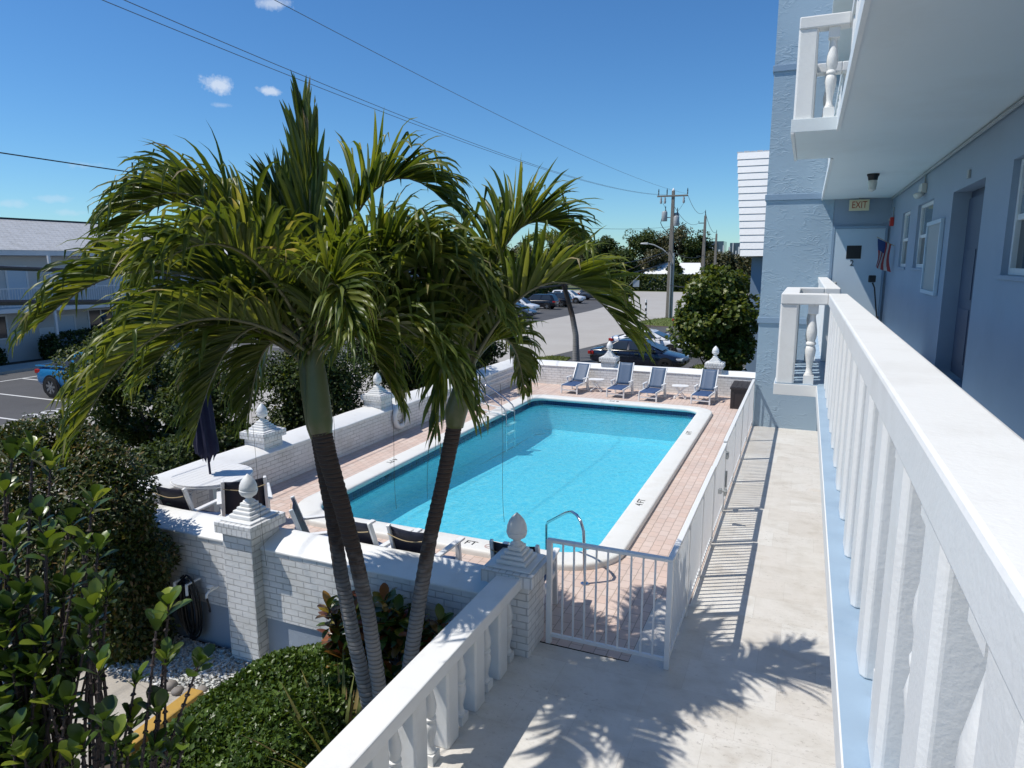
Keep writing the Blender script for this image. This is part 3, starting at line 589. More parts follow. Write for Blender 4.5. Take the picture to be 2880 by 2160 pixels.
# gallery railings: square posts and turned balusters under a broad rail
bal=[(.047,.10),(.05,.12),(.036,.14),(.03,.19),(.038,.25),(.052,.33),(.058,.39),(.05,.435),(.038,.45),(.054,.462),(.054,.482),(.04,.495),(.05,.53),(.058,.58),(.056,.63),(.044,.7),(.034,.76),(.032,.80),(.05,.82)]
def bal_mb(h):
    k=h/.92; mb=MB().box(-.06,.06,-.065,.065,0,.105*k).box(-.06,.06,-.065,.065,.815*k,h); mb.lathe([(r*1.12,z*k) for r,z in bal],(0,0,0),18); return mb
def railing(name,label,group,runs,rails,h,z,loc,dup=None):
    root=thing(name,label,'railing',loc,group=group); o=-root.location
    rm=MB()
    for r in rails: rm.box(*r,z+h,z+h+.135)
    ro=obj('top_rail',rm,M['white'],root,bevel=.014); ro.location=o
    b0=p0=None
    for (xa,ya,xb,yb,n,k) in runs:
        for i in range(n):
            tpar=i/(n-1) if n>1 else 0; x=xa+(xb-xa)*tpar; y=ya+(yb-ya)*tpar; along_x=abs(xb-xa)>abs(yb-ya)
            loc_=Vector((x,y,z))+o
            if k%2==0:
                if p0 is None: p0=obj('post',MB().prism([(-.09,-.085),(-.074,-.108),(.074,-.108),(.09,-.085),(.09,.085),(.074,.108),(-.074,.108),(-.09,.085)],0,h),M['white'],root,bevel=.008); q=p0
                else: q=p0.copy(); C.objects.link(q); q.parent=root
                q.rotation_euler=(0,0,PI/2 if along_x else 0)
            else:
                if b0 is None: b0=obj('baluster',bal_mb(h),M['white'],root,50); q=b0
                else: q=b0.copy(); C.objects.link(q); q.parent=root
            q.location=loc_; k+=1
    return root
def gallery_runs():
    return [(.37,-3.0,.37,9.1,43,0),(-.175,9.405,.1,9.405,2,0),(-.175,9.68,-.175,11.32,6,1),(-.175,11.575,.1,11.575,2,0),(.37,11.75,.37,19.2,27,0)]
RL=[(.3,.58,-3.2,9.26),(-.28,.3,9.26,9.53),(-.28,-.02,9.53,11.45),(-.28,.3,11.45,11.71),(.3,.58,11.71,TY-.002)]
RL[0]=(.26,.478,-3.2,9.51); RL[1]=(-.28,.26,9.3,9.51); RL[2]=(-.28,-.07,9.51,11.47); RL[3]=(-.28,.26,11.47,11.68); RL[4]=(.26,.478,11.47,TY-.002)
ra=railing('gallery_railing','white railing along the second floor gallery, its broad top rail closest to the camera','railings of the galleries',gallery_runs(),RL,1.0,SL+.004,(.44,9,SL))
rb=copy_tree(ra); rb.location=(.44,9,6.07); rb['label']='white railing of the third floor gallery overhead, only its bump-out corner in view'
rc=railing('walkway_railing','low white balustrade between the walkway and the planted bed','',[(-2.81,-3.,-2.81,6.5,34,0)],[(-2.96,-2.67,-3.2,6.60)],.83,.003,(-2.8,3,0))

# fittings on the gallery
ex=thing('exit_sign','cream EXIT sign with red letters hanging above the far gallery door','exit sign',(1.05,TY-.2,5.62)); o=-ex.location
obj('sign_panel',MB().box(.83,1.27,TY-.23,TY-.17,5.62,5.88),M['exit'],ex,bevel=.006).location=o
t=text_mb('EXIT',.2,.003); t.v=[(x*.82,y*1.15,z) for x,y,z in t.v]; orient(t,(1.05,TY-.233,5.75),(1,0,0),(0,0,1)); obj('sign_letters',t,M['redtext'],ex).location=o
obj('sign_stem',MB().box(1.03,1.07,TY-.22,TY-.18,5.88,CE),M['grey'],ex).location=o
lp=thing('ceiling_lamp','small black based jar lamp on the white gallery ceiling','lamp',(.95,14.08,CE)); obj('lamp_base',MB().lathe([(.1,-.002),(.1,-.03),(.085,-.05),(.075,-.11)],n=18),M['dark'],lp,40); obj('lamp_jar',MB().lathe([(.07,-.111),(.075,-.16),(.06,-.27),(.02,-.3),(.003,-.3)],n=18),M['clear'],lp,40)
em=thing('emergency_light','twin headed emergency light box high on the blue gallery wall','emergency light',(WX,14.1,5.62)); obj('light_box',MB().box(-.09,-.002,-.17,.17,-.06,.1),M['clear'],em,bevel=.015)
for s in (-1,1): obj('light_head',MB().lathe([(.03,0),(.065,.03),(.075,.075),(.07,.08)],n=14).shift((-.1,s*.1,-.14)),M['clear'],em,40)
obj('cable_drop',MB().tube([(-.02,-.0,.1),(-.02,0,.27)],.012,6),M['grey'],em,40)
fa=thing('fire_alarm','red fire alarm strobe on the gallery wall beside the door corner','fire alarm',(WX,18.75,5.32)); obj('alarm_body',MB().box(-.08,-.002,-.09,.09,-.1,.1),M['red'],fa,bevel=.01); obj('strobe',MB().box(-.11,-.081,-.04,.04,.02,.07),M['clear'],fa,bevel=.008); obj('alarm_conduit',MB().tube([(-.02,0,.1),(-.02,0,.32),(-.02,.2,.32)],.012,6),M['grey'],fa)
cn=tag(obj('conduit',MB().tube([(WX-.03,-3,CE-.035),(WX-.03,TY-.03,CE-.035)],.022,8),M['grey'],None,40),'thin grey conduit running along the corner of ceiling and wall','conduit')
nb=thing('notice_case','white framed display case hung on the gallery wall between windows','notice board',(WX,12.5,3.9)); fr=MB(); 
for a in ((-.66,.66,0,.06),(-.66,.66,1.06,1.12),(-.66,-.6,.06,1.06),(.6,.66,.06,1.06)): fr.box(-.055,-.002,a[0],a[1],a[2],a[3])
obj('case_frame',fr,M['door'],nb,bevel=.008); obj('case_paper',MB().box(-.03,-.006,-.6,.6,.06,1.06),M['grey'],nb); 
fl_=thing('small_flag','small striped flag with a blue canton drooping from the gallery wall','flag',(WX,18.1,4.75)); obj('flag_stick',MB().tube([(0,0,0),(-.38,-.12,.2)],.008,6),M['cord'],fl_)
def cloth(u0,u1,v0,v1,n=8):
    mb=MB();vs=[]
    for i in range(n+1):
        for j in range(n+1):
            u=u0+(u1-u0)*i/n; v=v0+(v1-v0)*j/n
            vs.append((-.36+.3*u+.06*math.sin(3*v+4*u)*v, -.1+.16*u-.06*math.sin(5*u+2*v)*v, .17-.62*v-.14*u))
    return mb.add(vs,[(i*(n+1)+j,i*(n+1)+j+1,(i+1)*(n+1)+j+1,(i+1)*(n+1)+j) for i in range(n) for j in range(n)])
wh=MB();rd=MB()
for k in range(7):
    u0,u1=k/7,(k+1)/7; (rd if k%2==0 else wh).merge(cloth(u0,u1,.42 if k<4 else 0,1,5))
obj('flag_red_stripes',rd,M['flagred'],fl_,80); obj('flag_white_stripes',wh,M['flagwhite'],fl_,80); obj('flag_canton',cloth(0,4/7,0,.42,5),M['flagblue'],fl_,80)
dp=thing('dustpan','black long handled dustpan leaning in the corner by the gallery door','dustpan',(1.55,TY-.35,SL)); obj('pan',MB().add([(-.16,-.12,.01),(.12,-.12,.01),(.12,.1,.01),(-.16,.1,.01),(-.15,-.12,.06),(.12,-.12,.22),(.12,.1,.22),(-.15,.1,.06)],[(0,3,2,1),(4,5,6,7),(0,1,5,4),(1,2,6,5),(2,3,7,6),(3,0,4,7)]),M['dark'],dp,bevel=.01); obj('handle',MB().tube([(.08,0,.2),(-.02,.02,.9),(-.07,.05,1.02)],[.016,.016,.02],8),M['dark'],dp,40); obj('brush_head',MB().box(-.17,-.01,-.03,.11,1.03,1.2),M['dark'],dp,bevel=.02)
tag(obj('doorbell_box',MB().box(WX-.03,WX-.001,10.36,10.46,5.42,5.52),M['grey'],None,bevel=.005),'tiny grey box on the wall above the recessed entrance','junction box')

# ------------------------------------------------------------------ pool fence
def pickets(x0,y0,x1,y1,z0,z1,gap=.105):
    mb=MB(); L=math.hypot(x1-x0,y1-y0); n=max(1,round(L/gap))
    for i in range(1,n):
        x=x0+(x1-x0)*i/n;y=y0+(y1-y0)*i/n; mb.box(x-.0095,x+.0095,y-.0095,y+.0095,z0,z1)
    return mb
FH=1.25
fa_=thing('pool_fence','short white metal fence panel beside the brick pier with the acorn','fence',(-1.84,7.02,0),group='white metal pool fencing'); o=-fa_.location
for x in (-2.5,-1.13): obj('fence_post',MB().box(x-.03,x+.03,6.99,7.05,.003,FH),M['metal_white'],fa_,bevel=.006).location=o
obj('top_rail',MB().box(-2.53,-1.1,6.985,7.055,FH+.001,FH+.04),M['metal_white'],fa_,bevel=.008).location=o
obj('bottom_rail',MB().box(-2.47,-1.16,7.0,7.04,.09,.13),M['metal_white'],fa_,bevel=.005).location=o
obj('pickets',pickets(-2.47,7.02,-1.16,7.02,.13,FH,.13),M['metal_white'],fa_).location=o
def run(name,label,y0,y1,posts,cat='fence',zt=FH):
    f=thing(name,label,cat,(-1.13,(y0+y1)/2,0),group='white metal pool fencing' if cat=='fence' else None); o=-f.location
    for y in posts: obj('fence_post',MB().box(-1.158,-1.102,y-.028,y+.028,.003,zt),M['metal_white'],f,bevel=.005).location=o
    obj('top_rail',MB().box(-1.165,-1.095,y0,y1,zt+.001,zt+.04),M['metal_white'],f,bevel=.008).location=o
    obj('bottom_rail',MB().box(-1.15,-1.11,y0,y1,.09,.13),M['metal_white'],f,bevel=.005).location=o
    obj('pickets',pickets(-1.13,y0,-1.13,y1,.13,zt,.112),M['metal_white'],f).location=o
    return f
run('pool_fence','white metal fence run from the corner post up to the gate',7.06,10.68,(8.25,9.45,10.64))
gt=run('pool_gate','white metal self closing gate in the middle of the long pool fence',10.73,12.3,(10.77,12.26),'gate',1.22)
run('pool_fence','long white metal fence run between the gate and the stair tower',12.35,19.36,(12.39,14.1,15.85,17.6,19.33))
o=-gt.location
obj('gate_latch',MB().box(-1.19,-1.07,11.5,11.58,.58,.66).tube([(-1.06,11.54,.62),(-.99,11.54,.62)],.02,8),M['grey'],gt,bevel=.004).location=o
for z in (.3,.98): obj('hinge',MB().box(-1.1,-1.06,12.24,12.4,z,z+.1),M['grey'],gt,bevel=.004).location=o
obj('gate_closer',MB().tube([(-1.08,12.3,.45),(-1.08,12.3,.75)],.018,8),M['grey'],gt,40).location=o

# ------------------------------------------------------------------ pool fittings
hr=thing('pool_handrail','bent steel grab rail at the near right corner of the pool','handrail',(-2.62,8.8,0)); o=-hr.location
obj('rail_tube',MB().tube([(-2.55,8.62,.0),(-2.58,8.65,.55),(-2.6,8.68,.74),(-2.66,8.74,.85),(-2.75,8.83,.9),(-2.86,8.95,.89),(-3.0,9.1,.8),(-3.4,9.45,.47),(-3.44,9.5,.4),(-3.44,9.52,-.5)],.022,12),M['chrome'],hr,60).location=o
obj('escutcheon',MB().lathe([(.06,0.002),(.06,.012),(.03,.025)],(-2.55,8.62,0),16),M['chrome'],hr,50).location=o
ld=thing('pool_ladder','steel ladder with white treads on the left side of the pool','ladder',(-8.2,17.75,0)); o=-ld.location
for y in (17.4,18.0):
    obj('ladder_rail',MB().tube([(-8.62,y,.0),(-8.62,y,.62),(-8.6,y,.74),(-8.52,y,.83),(-8.42,y,.84),(-8.3,y,.78),(-7.72,y,.42),(-7.6,y,.32),(-7.54,y,.18),(-7.53,y,-.95)],.021,10),M['chrome'],ld,60).location=o
    obj('side_bar',MB().bar((-8.62,y,.3),(-7.56,y,.14),.05,.035),M['resin'],ld,bevel=.008).location=o
for z in (-.2,-.45,-.7): obj('tread',MB().box(-7.6,-7.46,17.42,17.98,z,z+.03),M['resin'],ld,bevel=.008).location=o
lr=thing('life_ring','white ring life buoy hung on the side wall','life buoy',(-9.45,14.0,.45)); n=32;m=12;vs=[]
for i in range(n):
    a=2*PI*i/n
    for j in range(m):
        b=2*PI*j/m; rr=.28+.075*math.cos(b); vs.append((.06*math.sin(b)+.0,rr*math.cos(a),rr*math.sin(a)))
obj('ring',MB().add(vs,[(i*m+j,i*m+(j+1)%m,((i+1)%n)*m+(j+1)%m,((i+1)%n)*m+j) for i in range(n) for j in range(m)]),M['white'],lr,80); lr.location=(-9.455,14.95,.46)
rp=MB(); rp.tube([(.0,.18*math.cos(a)+.02*math.sin(5*a),.17*math.sin(a)+.03*math.cos(3*a)) for a in np.linspace(0,4*PI,50)],.008,6); obj('coiled_rope',rp,M['cord'],lr,60)
tag(obj('pool_pole',MB().tube([(-9.46,17.4,.52),(-9.46,22.6,.52)],.016,8).tube([(-9.46,17.4,.36),(-9.46,22.4,.36)],.016,8),M['metal_white'],None,40),'two long white cleaning poles hung along the far part of the side wall','pole')
hs_=thing('garden_hose','long black garden hose coiled on white hooks on the plinth wall','hose',(-7.6,6.5,-.3)); hz=MB()
pts=[]
for k in range(9):
    for i in range(24):
        a=2*PI*i/24; rw=.05+.021*k+.012*math.sin(k*2.1); rh=.30+.015*k+.03*math.sin(k*1.7)
        pts.append((rw*math.sin(a),-.06-.05*math.sin(k*1.3)*.6-.02*math.cos(a),rh*math.cos(a)+(-.05 if math.cos(a)<0 else 0)*(1+.4*math.sin(k))))
hz.tube(pts,.014,6); pts2=[(x*1.12+.03,y-.03,z*1.05-.02) for x,y,z in pts[:140]]; hz.tube(pts2,.014,6); obj('hose_coil',hz,M['hose'],hs_,60)
for x in (-.12,.1): obj('hose_hook',MB().bar((x,.08,.36),(x,-.16,.36),.03,.02).bar((x,-.15,.36),(x+.02,-.17,.22),.035,.015),M['white2'],hs_)
hb=thing('hose_tap','white wall tap with a short black pipe beside the brick pier','tap',(-7.2,6.6,-.02)); obj('tap_pipe',MB().tube([(0,0,0),(0,-.16,0),(0,-.2,-.03),(.0,-.2,-.07)],.018,8),M['white2'],hb,50); obj('tap_wheel',MB().lathe([(.045,.0),(.045,.015),(.01,.02)],(0,-.13,.05),12).tube([(0,-.13,0),(0,-.13,.05)],.008,6),M['white2'],hb,40); obj('short_hose',MB().tube([(0,-.2,-.06),(.03,-.2,-.18),(.01,-.17,-.28),(-.06,-.12,-.3)],.014,8),M['hose'],hb,60)

# ------------------------------------------------------------------ pool furniture
def lounger(label,x,y,rz,tilt,bl_,nm='sun_lounger'):
    t=thing(nm,label,'lounger',(x,y,0),rz,'blue sling loungers along the end wall')
    w=.27
    for s in (-1,1):
        obj('side_rail',MB().bar((s*w,-.02,.28),(s*w,1.05,.3),.035,.06),M['resin'],t,bevel=.008)
        for yy in (.03,.9): obj('leg',MB().box(s*(w+.015)-.022,s*(w+.015)+.022,yy-.025,yy+.025,0,.26),M['resin'],t,bevel=.006)
        c,sn=math.cos(tilt),math.sin(tilt)
        obj('back_rail',MB().bar((s*(w-.02),.86,.3),(s*(w-.02),.86+bl_*c,.3+bl_*sn),.035,.05,(0,-1,0)),M['resin'],t,bevel=.008)
        ar=obj('armrest',MB().box(s*(w+.045)-.035,s*(w+.045)+.035,.5,.92,.46,.485),M['resin'],t,bevel=.01)
        obj('arm_post',MB().box(s*(w+.045)-.02,s*(w+.045)+.02,.55,.6,.29,.459),M['resin'],ar); obj('arm_post',MB().bar((s*(w+.045),.86,.459),(s*(w+.045),.99,.0),.04,.05),M['resin'],ar)
    obj('stretcher',MB().box(-w,w,.02,.045,.1,.14),M['resin'],t,bevel=.005)
    st=MB(); vs=[]
    for i in range(9):
        yy=-.03+.89*i/8
        for j in range(5): xx=-.25+.5*j/4; vs.append((xx,yy,.305-.02*math.sin(PI*j/4)*math.sin(PI*i/8)+(-.015 if i==0 else 0)))
    st.add(vs,[(i*5+j,i*5+j+1,(i+1)*5+j+1,(i+1)*5+j) for i in range(8) for j in range(4)]); o=obj('seat_sling',st,M['sling'],t,80); md=o.modifiers.new('s','SOLIDIFY'); md.thickness=.008
    bs_=MB(); vs=[]
    for i in range(9):
        d=bl_*(.03+.96*i/8)
        for j in range(5): xx=-.232+.464*j/4; sag=.018*math.sin(PI*j/4); vs.append((xx,.86+d*c+sag*sn,.3+d*sn-sag*c+.0))
    bs_.add(vs,[(i*5+j,i*5+j+1,(i+1)*5+j+1,(i+1)*5+j) for i in range(8) for j in range(4)]); o=obj('back_sling',bs_,M['sling2'],t,80); md=o.modifiers.new('s','SOLIDIFY'); md.thickness=.008
    return t
M['sling2']=sling('faded blue sling mesh',(.075,.125,.21))
lounger('blue and white lounger reclined lowest, at the left end of the row',-7.14,21.8,.02-.12,R(55),.72)
lounger('blue and white lounger with the tallest back, right of the first little table',-5.53,21.72,-.07,R(66),.80)
lounger('blue and white lounger directly left of the second little table',-4.43,21.55,-.10,R(60),.74)
lounger('blue and white lounger nearest the dark deck box',-2.81,21.7,-.10,R(60),.76)
def side_table(label,x,y):
    t=thing('side_table',label,'side table',(x,y,0),.1,'little white folding tables')
    p=[(.27*math.copysign(abs(math.cos(a))**.6,math.cos(a)),.2*math.copysign(abs(math.sin(a))**.6,math.sin(a))) for a in np.linspace(0,2*PI,33)[:-1]]
    obj('tabletop',MB().prism(p,.4,.43),M['resin'],t,bevel=.008)
    for s in (-1,1):
        for q in (-1,1): obj('leg',MB().bar((s*.18*q,s*.15,.0),(-s*.16*q,s*.15+.0*q,.4),.035,.025) if q>0 else MB().bar((-s*.18,s*.12,.0),(s*.16,s*.12,.4),.035,.025),M['resin'],t)
    obj('foot_bar',MB().box(-.2,-.16,-.16,.16,.02,.05).box(.16,.2,-.16,.16,.02,.05),M['resin'],t); return t
side_table('little white folding table between the first two loungers',-6.42,22.65); side_table('little white folding table between the last two loungers',-3.56,22.5)
db=thing('deck_box','dark brown plastic deck box at the end of the lounger row','storage box',(-1.52,22.1,0)); obj('box_body',MB().box(-.36,.36,-.62,.62,0,.6),M['box'],db,bevel=.012)
pl=MB()
for a,b in ((-.36,-.29),(.29,.36)): pl.box(a-.012,b+.012,-.635,-.621,.0,.6)
for a,b in ((-.62,-.53),(.53,.62)): pl.box(-.374,-.361,a,b,0,.6)
for z in (.0,.52): pl.box(-.277,.277,-.632,-.621,z,z+.08).box(-.372,-.361,-.53,.53,z,z+.08)
obj('box_frame',pl,M['box'],db); ld_=MB().box(-.4,.4,-.66,.66,.601,.66)
for k in range(5): ld_.box(-.35+.14*k,-.24+.14*k,-.62,.62,.661,.672)
obj('lid',ld_,M['box'],db,bevel=.008)
def chair(label,x,y,rz,size=1):
    t=thing('patio_chair',label,'chair',(x,y,0),rz,'white framed navy sling chairs'); t.scale=(size,size,size)
    for s in (-1,1):
        obj('front_leg',MB().bar((s*.3,.26,0),(s*.29,.22,.62),.05,.06),M['resin'],t,bevel=.008)
        obj('back_frame',MB().bar((s*.27,-.33,.0),(s*.27,-.2,.42),.045,.05).bar((s*.27,-.2,.40),(s*.25,-.38,.96),.04,.05),M['resin'],t,bevel=.008)
        obj('armrest',MB().bar((s*.3,-.3,.63),(s*.3,.32,.645),.075,.03),M['resin'],t,bevel=.01)
        obj('side_bar',MB().bar((s*.28,-.22,.36),(s*.29,.25,.4),.035,.06),M['resin'],t,bevel=.006)
    def sl(p,q,n=5,sag=.02):
        mb=MB();vs=[]
        for i in range(n+1):
            c=Vector(p)+(Vector(q)-Vector(p))*i/n
            for j in range(5): vs.append((-.25+.5*j/4,c.y,c.z-sag*math.sin(PI*j/4)))
        return mb.add(vs,[(i*5+j,i*5+j+1,(i+1)*5+j+1,(i+1)*5+j) for i in range(n) for j in range(4)])
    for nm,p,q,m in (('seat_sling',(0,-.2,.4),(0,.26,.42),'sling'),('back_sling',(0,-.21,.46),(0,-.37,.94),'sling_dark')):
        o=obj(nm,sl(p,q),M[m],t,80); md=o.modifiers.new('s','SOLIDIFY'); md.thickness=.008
    obj('back_cord',MB().tube([(-.25+.5*k/8,-.40,.86-.045*math.sin(PI*k/8)) for k in range(9)],.006,6),M['cord'],t,60)
    obj('front_bar',MB().box(-.27,.27,.24,.27,.34,.39),M['resin'],t); return t
chair('navy sling chair on the hedge side of the round table, back to the wall',-8.55,7.5,.05,1.16)
chair('navy sling chair right of the round table behind the acorn finial',-8.0,8.0,.8,1.2)
chair('navy sling chair facing along the wall just right of the front brick pier',-6.1,7.55,-.9,1.12)
chair('navy sling chair against the front wall partly behind the twin palm trunks',-5.2,7.5,-.12,1.14)
chair('navy sling chair against the front wall left of the single palm trunk',-4.4,7.5,-.06,1.14)
chair('navy sling chair mostly hidden behind the gate pier',-3.05,7.6,.1,1.14)
# round table with the closed parasol
TC=(-8.94,8.27)
tb=thing('round_table','round white slatted table with a parasol pole through it','table',(*TC,0)); 
tp=MB(); R0=.63
for k in range(11):
    x0=-R0+2*R0*k/11; x1=x0+2*R0/11-.006; p=[]
    xs=np.linspace(x0,x1,7); up=[(x,math.sqrt(max(0,R0*R0-x*x))) for x in xs]; p=[(x,-y-.001) for x,y in up]+[(x,y+.001) for x,y in reversed(up)]; tp.prism(p,.865,.895)
tpo=obj('tabletop',tp,M['resin'],tb); obj('table_apron',MB().lathe([(.6,.83),(.635,.835),(.64,.86),(.6,.864)],n=48),M['resin'],tb,40)
for s in (-1,1):
    for q in (-1,1): obj('leg',MB().bar((s*.26,q*.26,0),(s*.22,q*.22,.83),.09,.09),M['resin'],tb,bevel=.008)
obj('leg_frame',MB().box(-.25,.25,-.03,.03,.1,.18).box(-.03,.03,-.25,.25,.185,.25),M['resin'],tb)
ub=thing('parasol','closed navy parasol standing in the round table','parasol',(*TC,0)); tilt=Vector((-.055,0,1))
obj('parasol_pole',MB().tube([(0,0,.03),tuple(tilt*2.62)],.019,10),M['navy'],ub,60)
obj('parasol_base',MB().lathe([(.24,0),(.24,.04),(.05,.08),(.04,.2)],n=24),M['dark'],ub,40)
vs=[];n=32;rows=[(1.18,.10),(1.26,.155),(1.42,.165),(1.6,.15),(1.8,.148),(2.0,.14),(2.2,.13),(2.36,.115),(2.46,.125),(2.5,.12),(2.56,.07),(2.6,.02)]
for i,(z,r) in enumerate(rows):
    c=tilt*z
    for k in range(n):
        a=2*PI*k/n; rr=r*(1+.2*math.cos(8*a+.6*i*.3)*(1 if z<2.45 else .3)+.06*math.sin(3*a+i)); dz=.07*math.cos(8*a) if i==0 else 0; vs.append((c.x+rr*math.cos(a),rr*math.sin(a),z+dz))
obj('folded_canopy',MB().add(vs,[(i*n+k,i*n+(k+1)%n,(i+1)*n+(k+1)%n,(i+1)*n+k) for i in range(len(rows)-1) for k in range(n)]+[tuple((len(rows)-1)*n+k for k in range(n))]),M['navy'],ub,70)
obj('parasol_finial',MB().lathe([(.02,2.58),(.025,2.62),(.005,2.66)],(tilt.x*2.6,0,0),10),M['dark'],ub)
# ------------------------------------------------------------------ vegetation
def unit(a): return a/np.maximum(np.linalg.norm(a,axis=-1,keepdims=True),1e-9)
def rdir(n): return unit(rng.normal(0,1,(n,3)))
def leaf_quads(P,D,Nn,L,W,fold=.25):
    S=np.cross(D,Nn); S=unit(S); Nn=np.cross(S,D); n=len(P); L=L[:,None];W=W[:,None]
    V=np.stack([P,P+D*L*.45+S*W+Nn*W*fold,P+D*L-Nn*L*.08,P+D*L*.45-S*W+Nn*W*fold],1).reshape(-1,3)
    b=np.arange(n)[:,None]*4; F=np.concatenate([b+np.array([0,1,2]),b+np.array([0,2,3])],1).reshape(-1,3); return V,F
PT=np.array([0,.18,.4,.62,.82,.95,1.0]); PW=np.array([.12,.38,.75,1,.92,.5,.0])
def paddle_leaves(P,D,Nn,L,W,curl=.25,pt=PT,pw=PW,fold=.3):
    S=unit(np.cross(D,Nn)); Nn=np.cross(S,D); n=len(P); m=len(pt); rows=[]
    for t,w in zip(pt,pw):
        c=P+D*(L*t)[:,None]-Nn*(L*curl*t*t)[:,None]; w_=(W*w)[:,None]; rows+= [c-S*w_+Nn*w_*fold,c,c+S*w_+Nn*w_*fold]
    V=np.stack(rows,1).reshape(-1,3); q=[]
    for i in range(m-1):
        for a in (0,1): q.append([i*3+a,i*3+a+1,(i+1)*3+a+1,(i+1)*3+a])
    F=(np.arange(n)[:,None,None]*(3*m)+np.array(q)[None]).reshape(-1,4); return V,F
def clumps(n,c,rad,nc,cr,shell=.75,box=1.0):
    """points and outward normals over nc leaf clumps spread through an ellipsoid"""
    c=np.array(c);rad=np.array(rad); d=rdir(nc); r=rng.uniform(.35,1,(nc,1))**.5; cc=c+d*rad*r*box; rr=rng.uniform(cr[0],cr[1],nc)
    k=rng.integers(0,nc,n); dd=rdir(n); s=rng.uniform(shell,1.05,(n,1)); return cc[k]+dd*rr[k][:,None]*s*np.array([1,1,.8]),dd
def scatter(name,P,Nr,L,W,mat,parent,droop=.3,fold=.25,fn=leaf_quads,**k):
    n=len(P); D=unit(Nr*.5+rdir(n)*.8+np.array([0,0,-droop])); Nn=unit(Nr*.6+np.array([0,0,.7])+rdir(n)*.45)
    Ls=L*rng.uniform(.65,1.25,n); V,F=fn(P,D,Nn,Ls,W*(Ls/L)*rng.uniform(.8,1.2,n),fold=fold,**k); return npmesh(name,V,F,mat,parent)
def branches(base,top,targets,r0,r1,n=7):
    mb=MB(); base=Vector(base);top=Vector(top); pts=[base+(top-base)*i/5+Vector((random.gauss(0,.03),random.gauss(0,.03),0))*(i>0)*r0*8 for i in range(6)]
    mb.tube(pts,[r0*(1.25 if i==0 else 1-.45*i/5) for i in range(6)],9)
    for t in targets:
        t=Vector(t); s=pts[random.randint(2,5)]; m=(s+t)/2+Vector((random.gauss(0,.1),random.gauss(0,.1),.12)); mb.tube([s,m,t],[r0*.5,r0*.3,r1],6)
    return mb
def tree(label,cat,base,h,c,rad,mat,n,L,W,nc=26,cr=(.35,.7),r0=.12,group=None,nm='tree',droop=.3,bark='bark',twigs=9,fn=leaf_quads,shell=.7):
    root=thing(nm,label,cat,base,0,group); c=np.array(c)
    P,Nr=clumps(n,c,rad,nc,cr,shell); tg=[tuple(P[i]) for i in rng.integers(0,n,twigs)]
    tr=obj('trunk',branches((0,0,-.1),(c[0]*.6,c[1]*.6,h),tg,r0,r0*.12),M[bark],root,60)
    k=n//3; P2=c+(P[:k]-c)*.72; P=np.concatenate([P,P2]); Nr=np.concatenate([Nr,Nr[:k]]); L=np.concatenate([np.full(n,L),np.full(k,L*1.7)]); scatter('crown',P,Nr,L,W/L[0]*L,M[mat],root,droop,fn=fn); return root

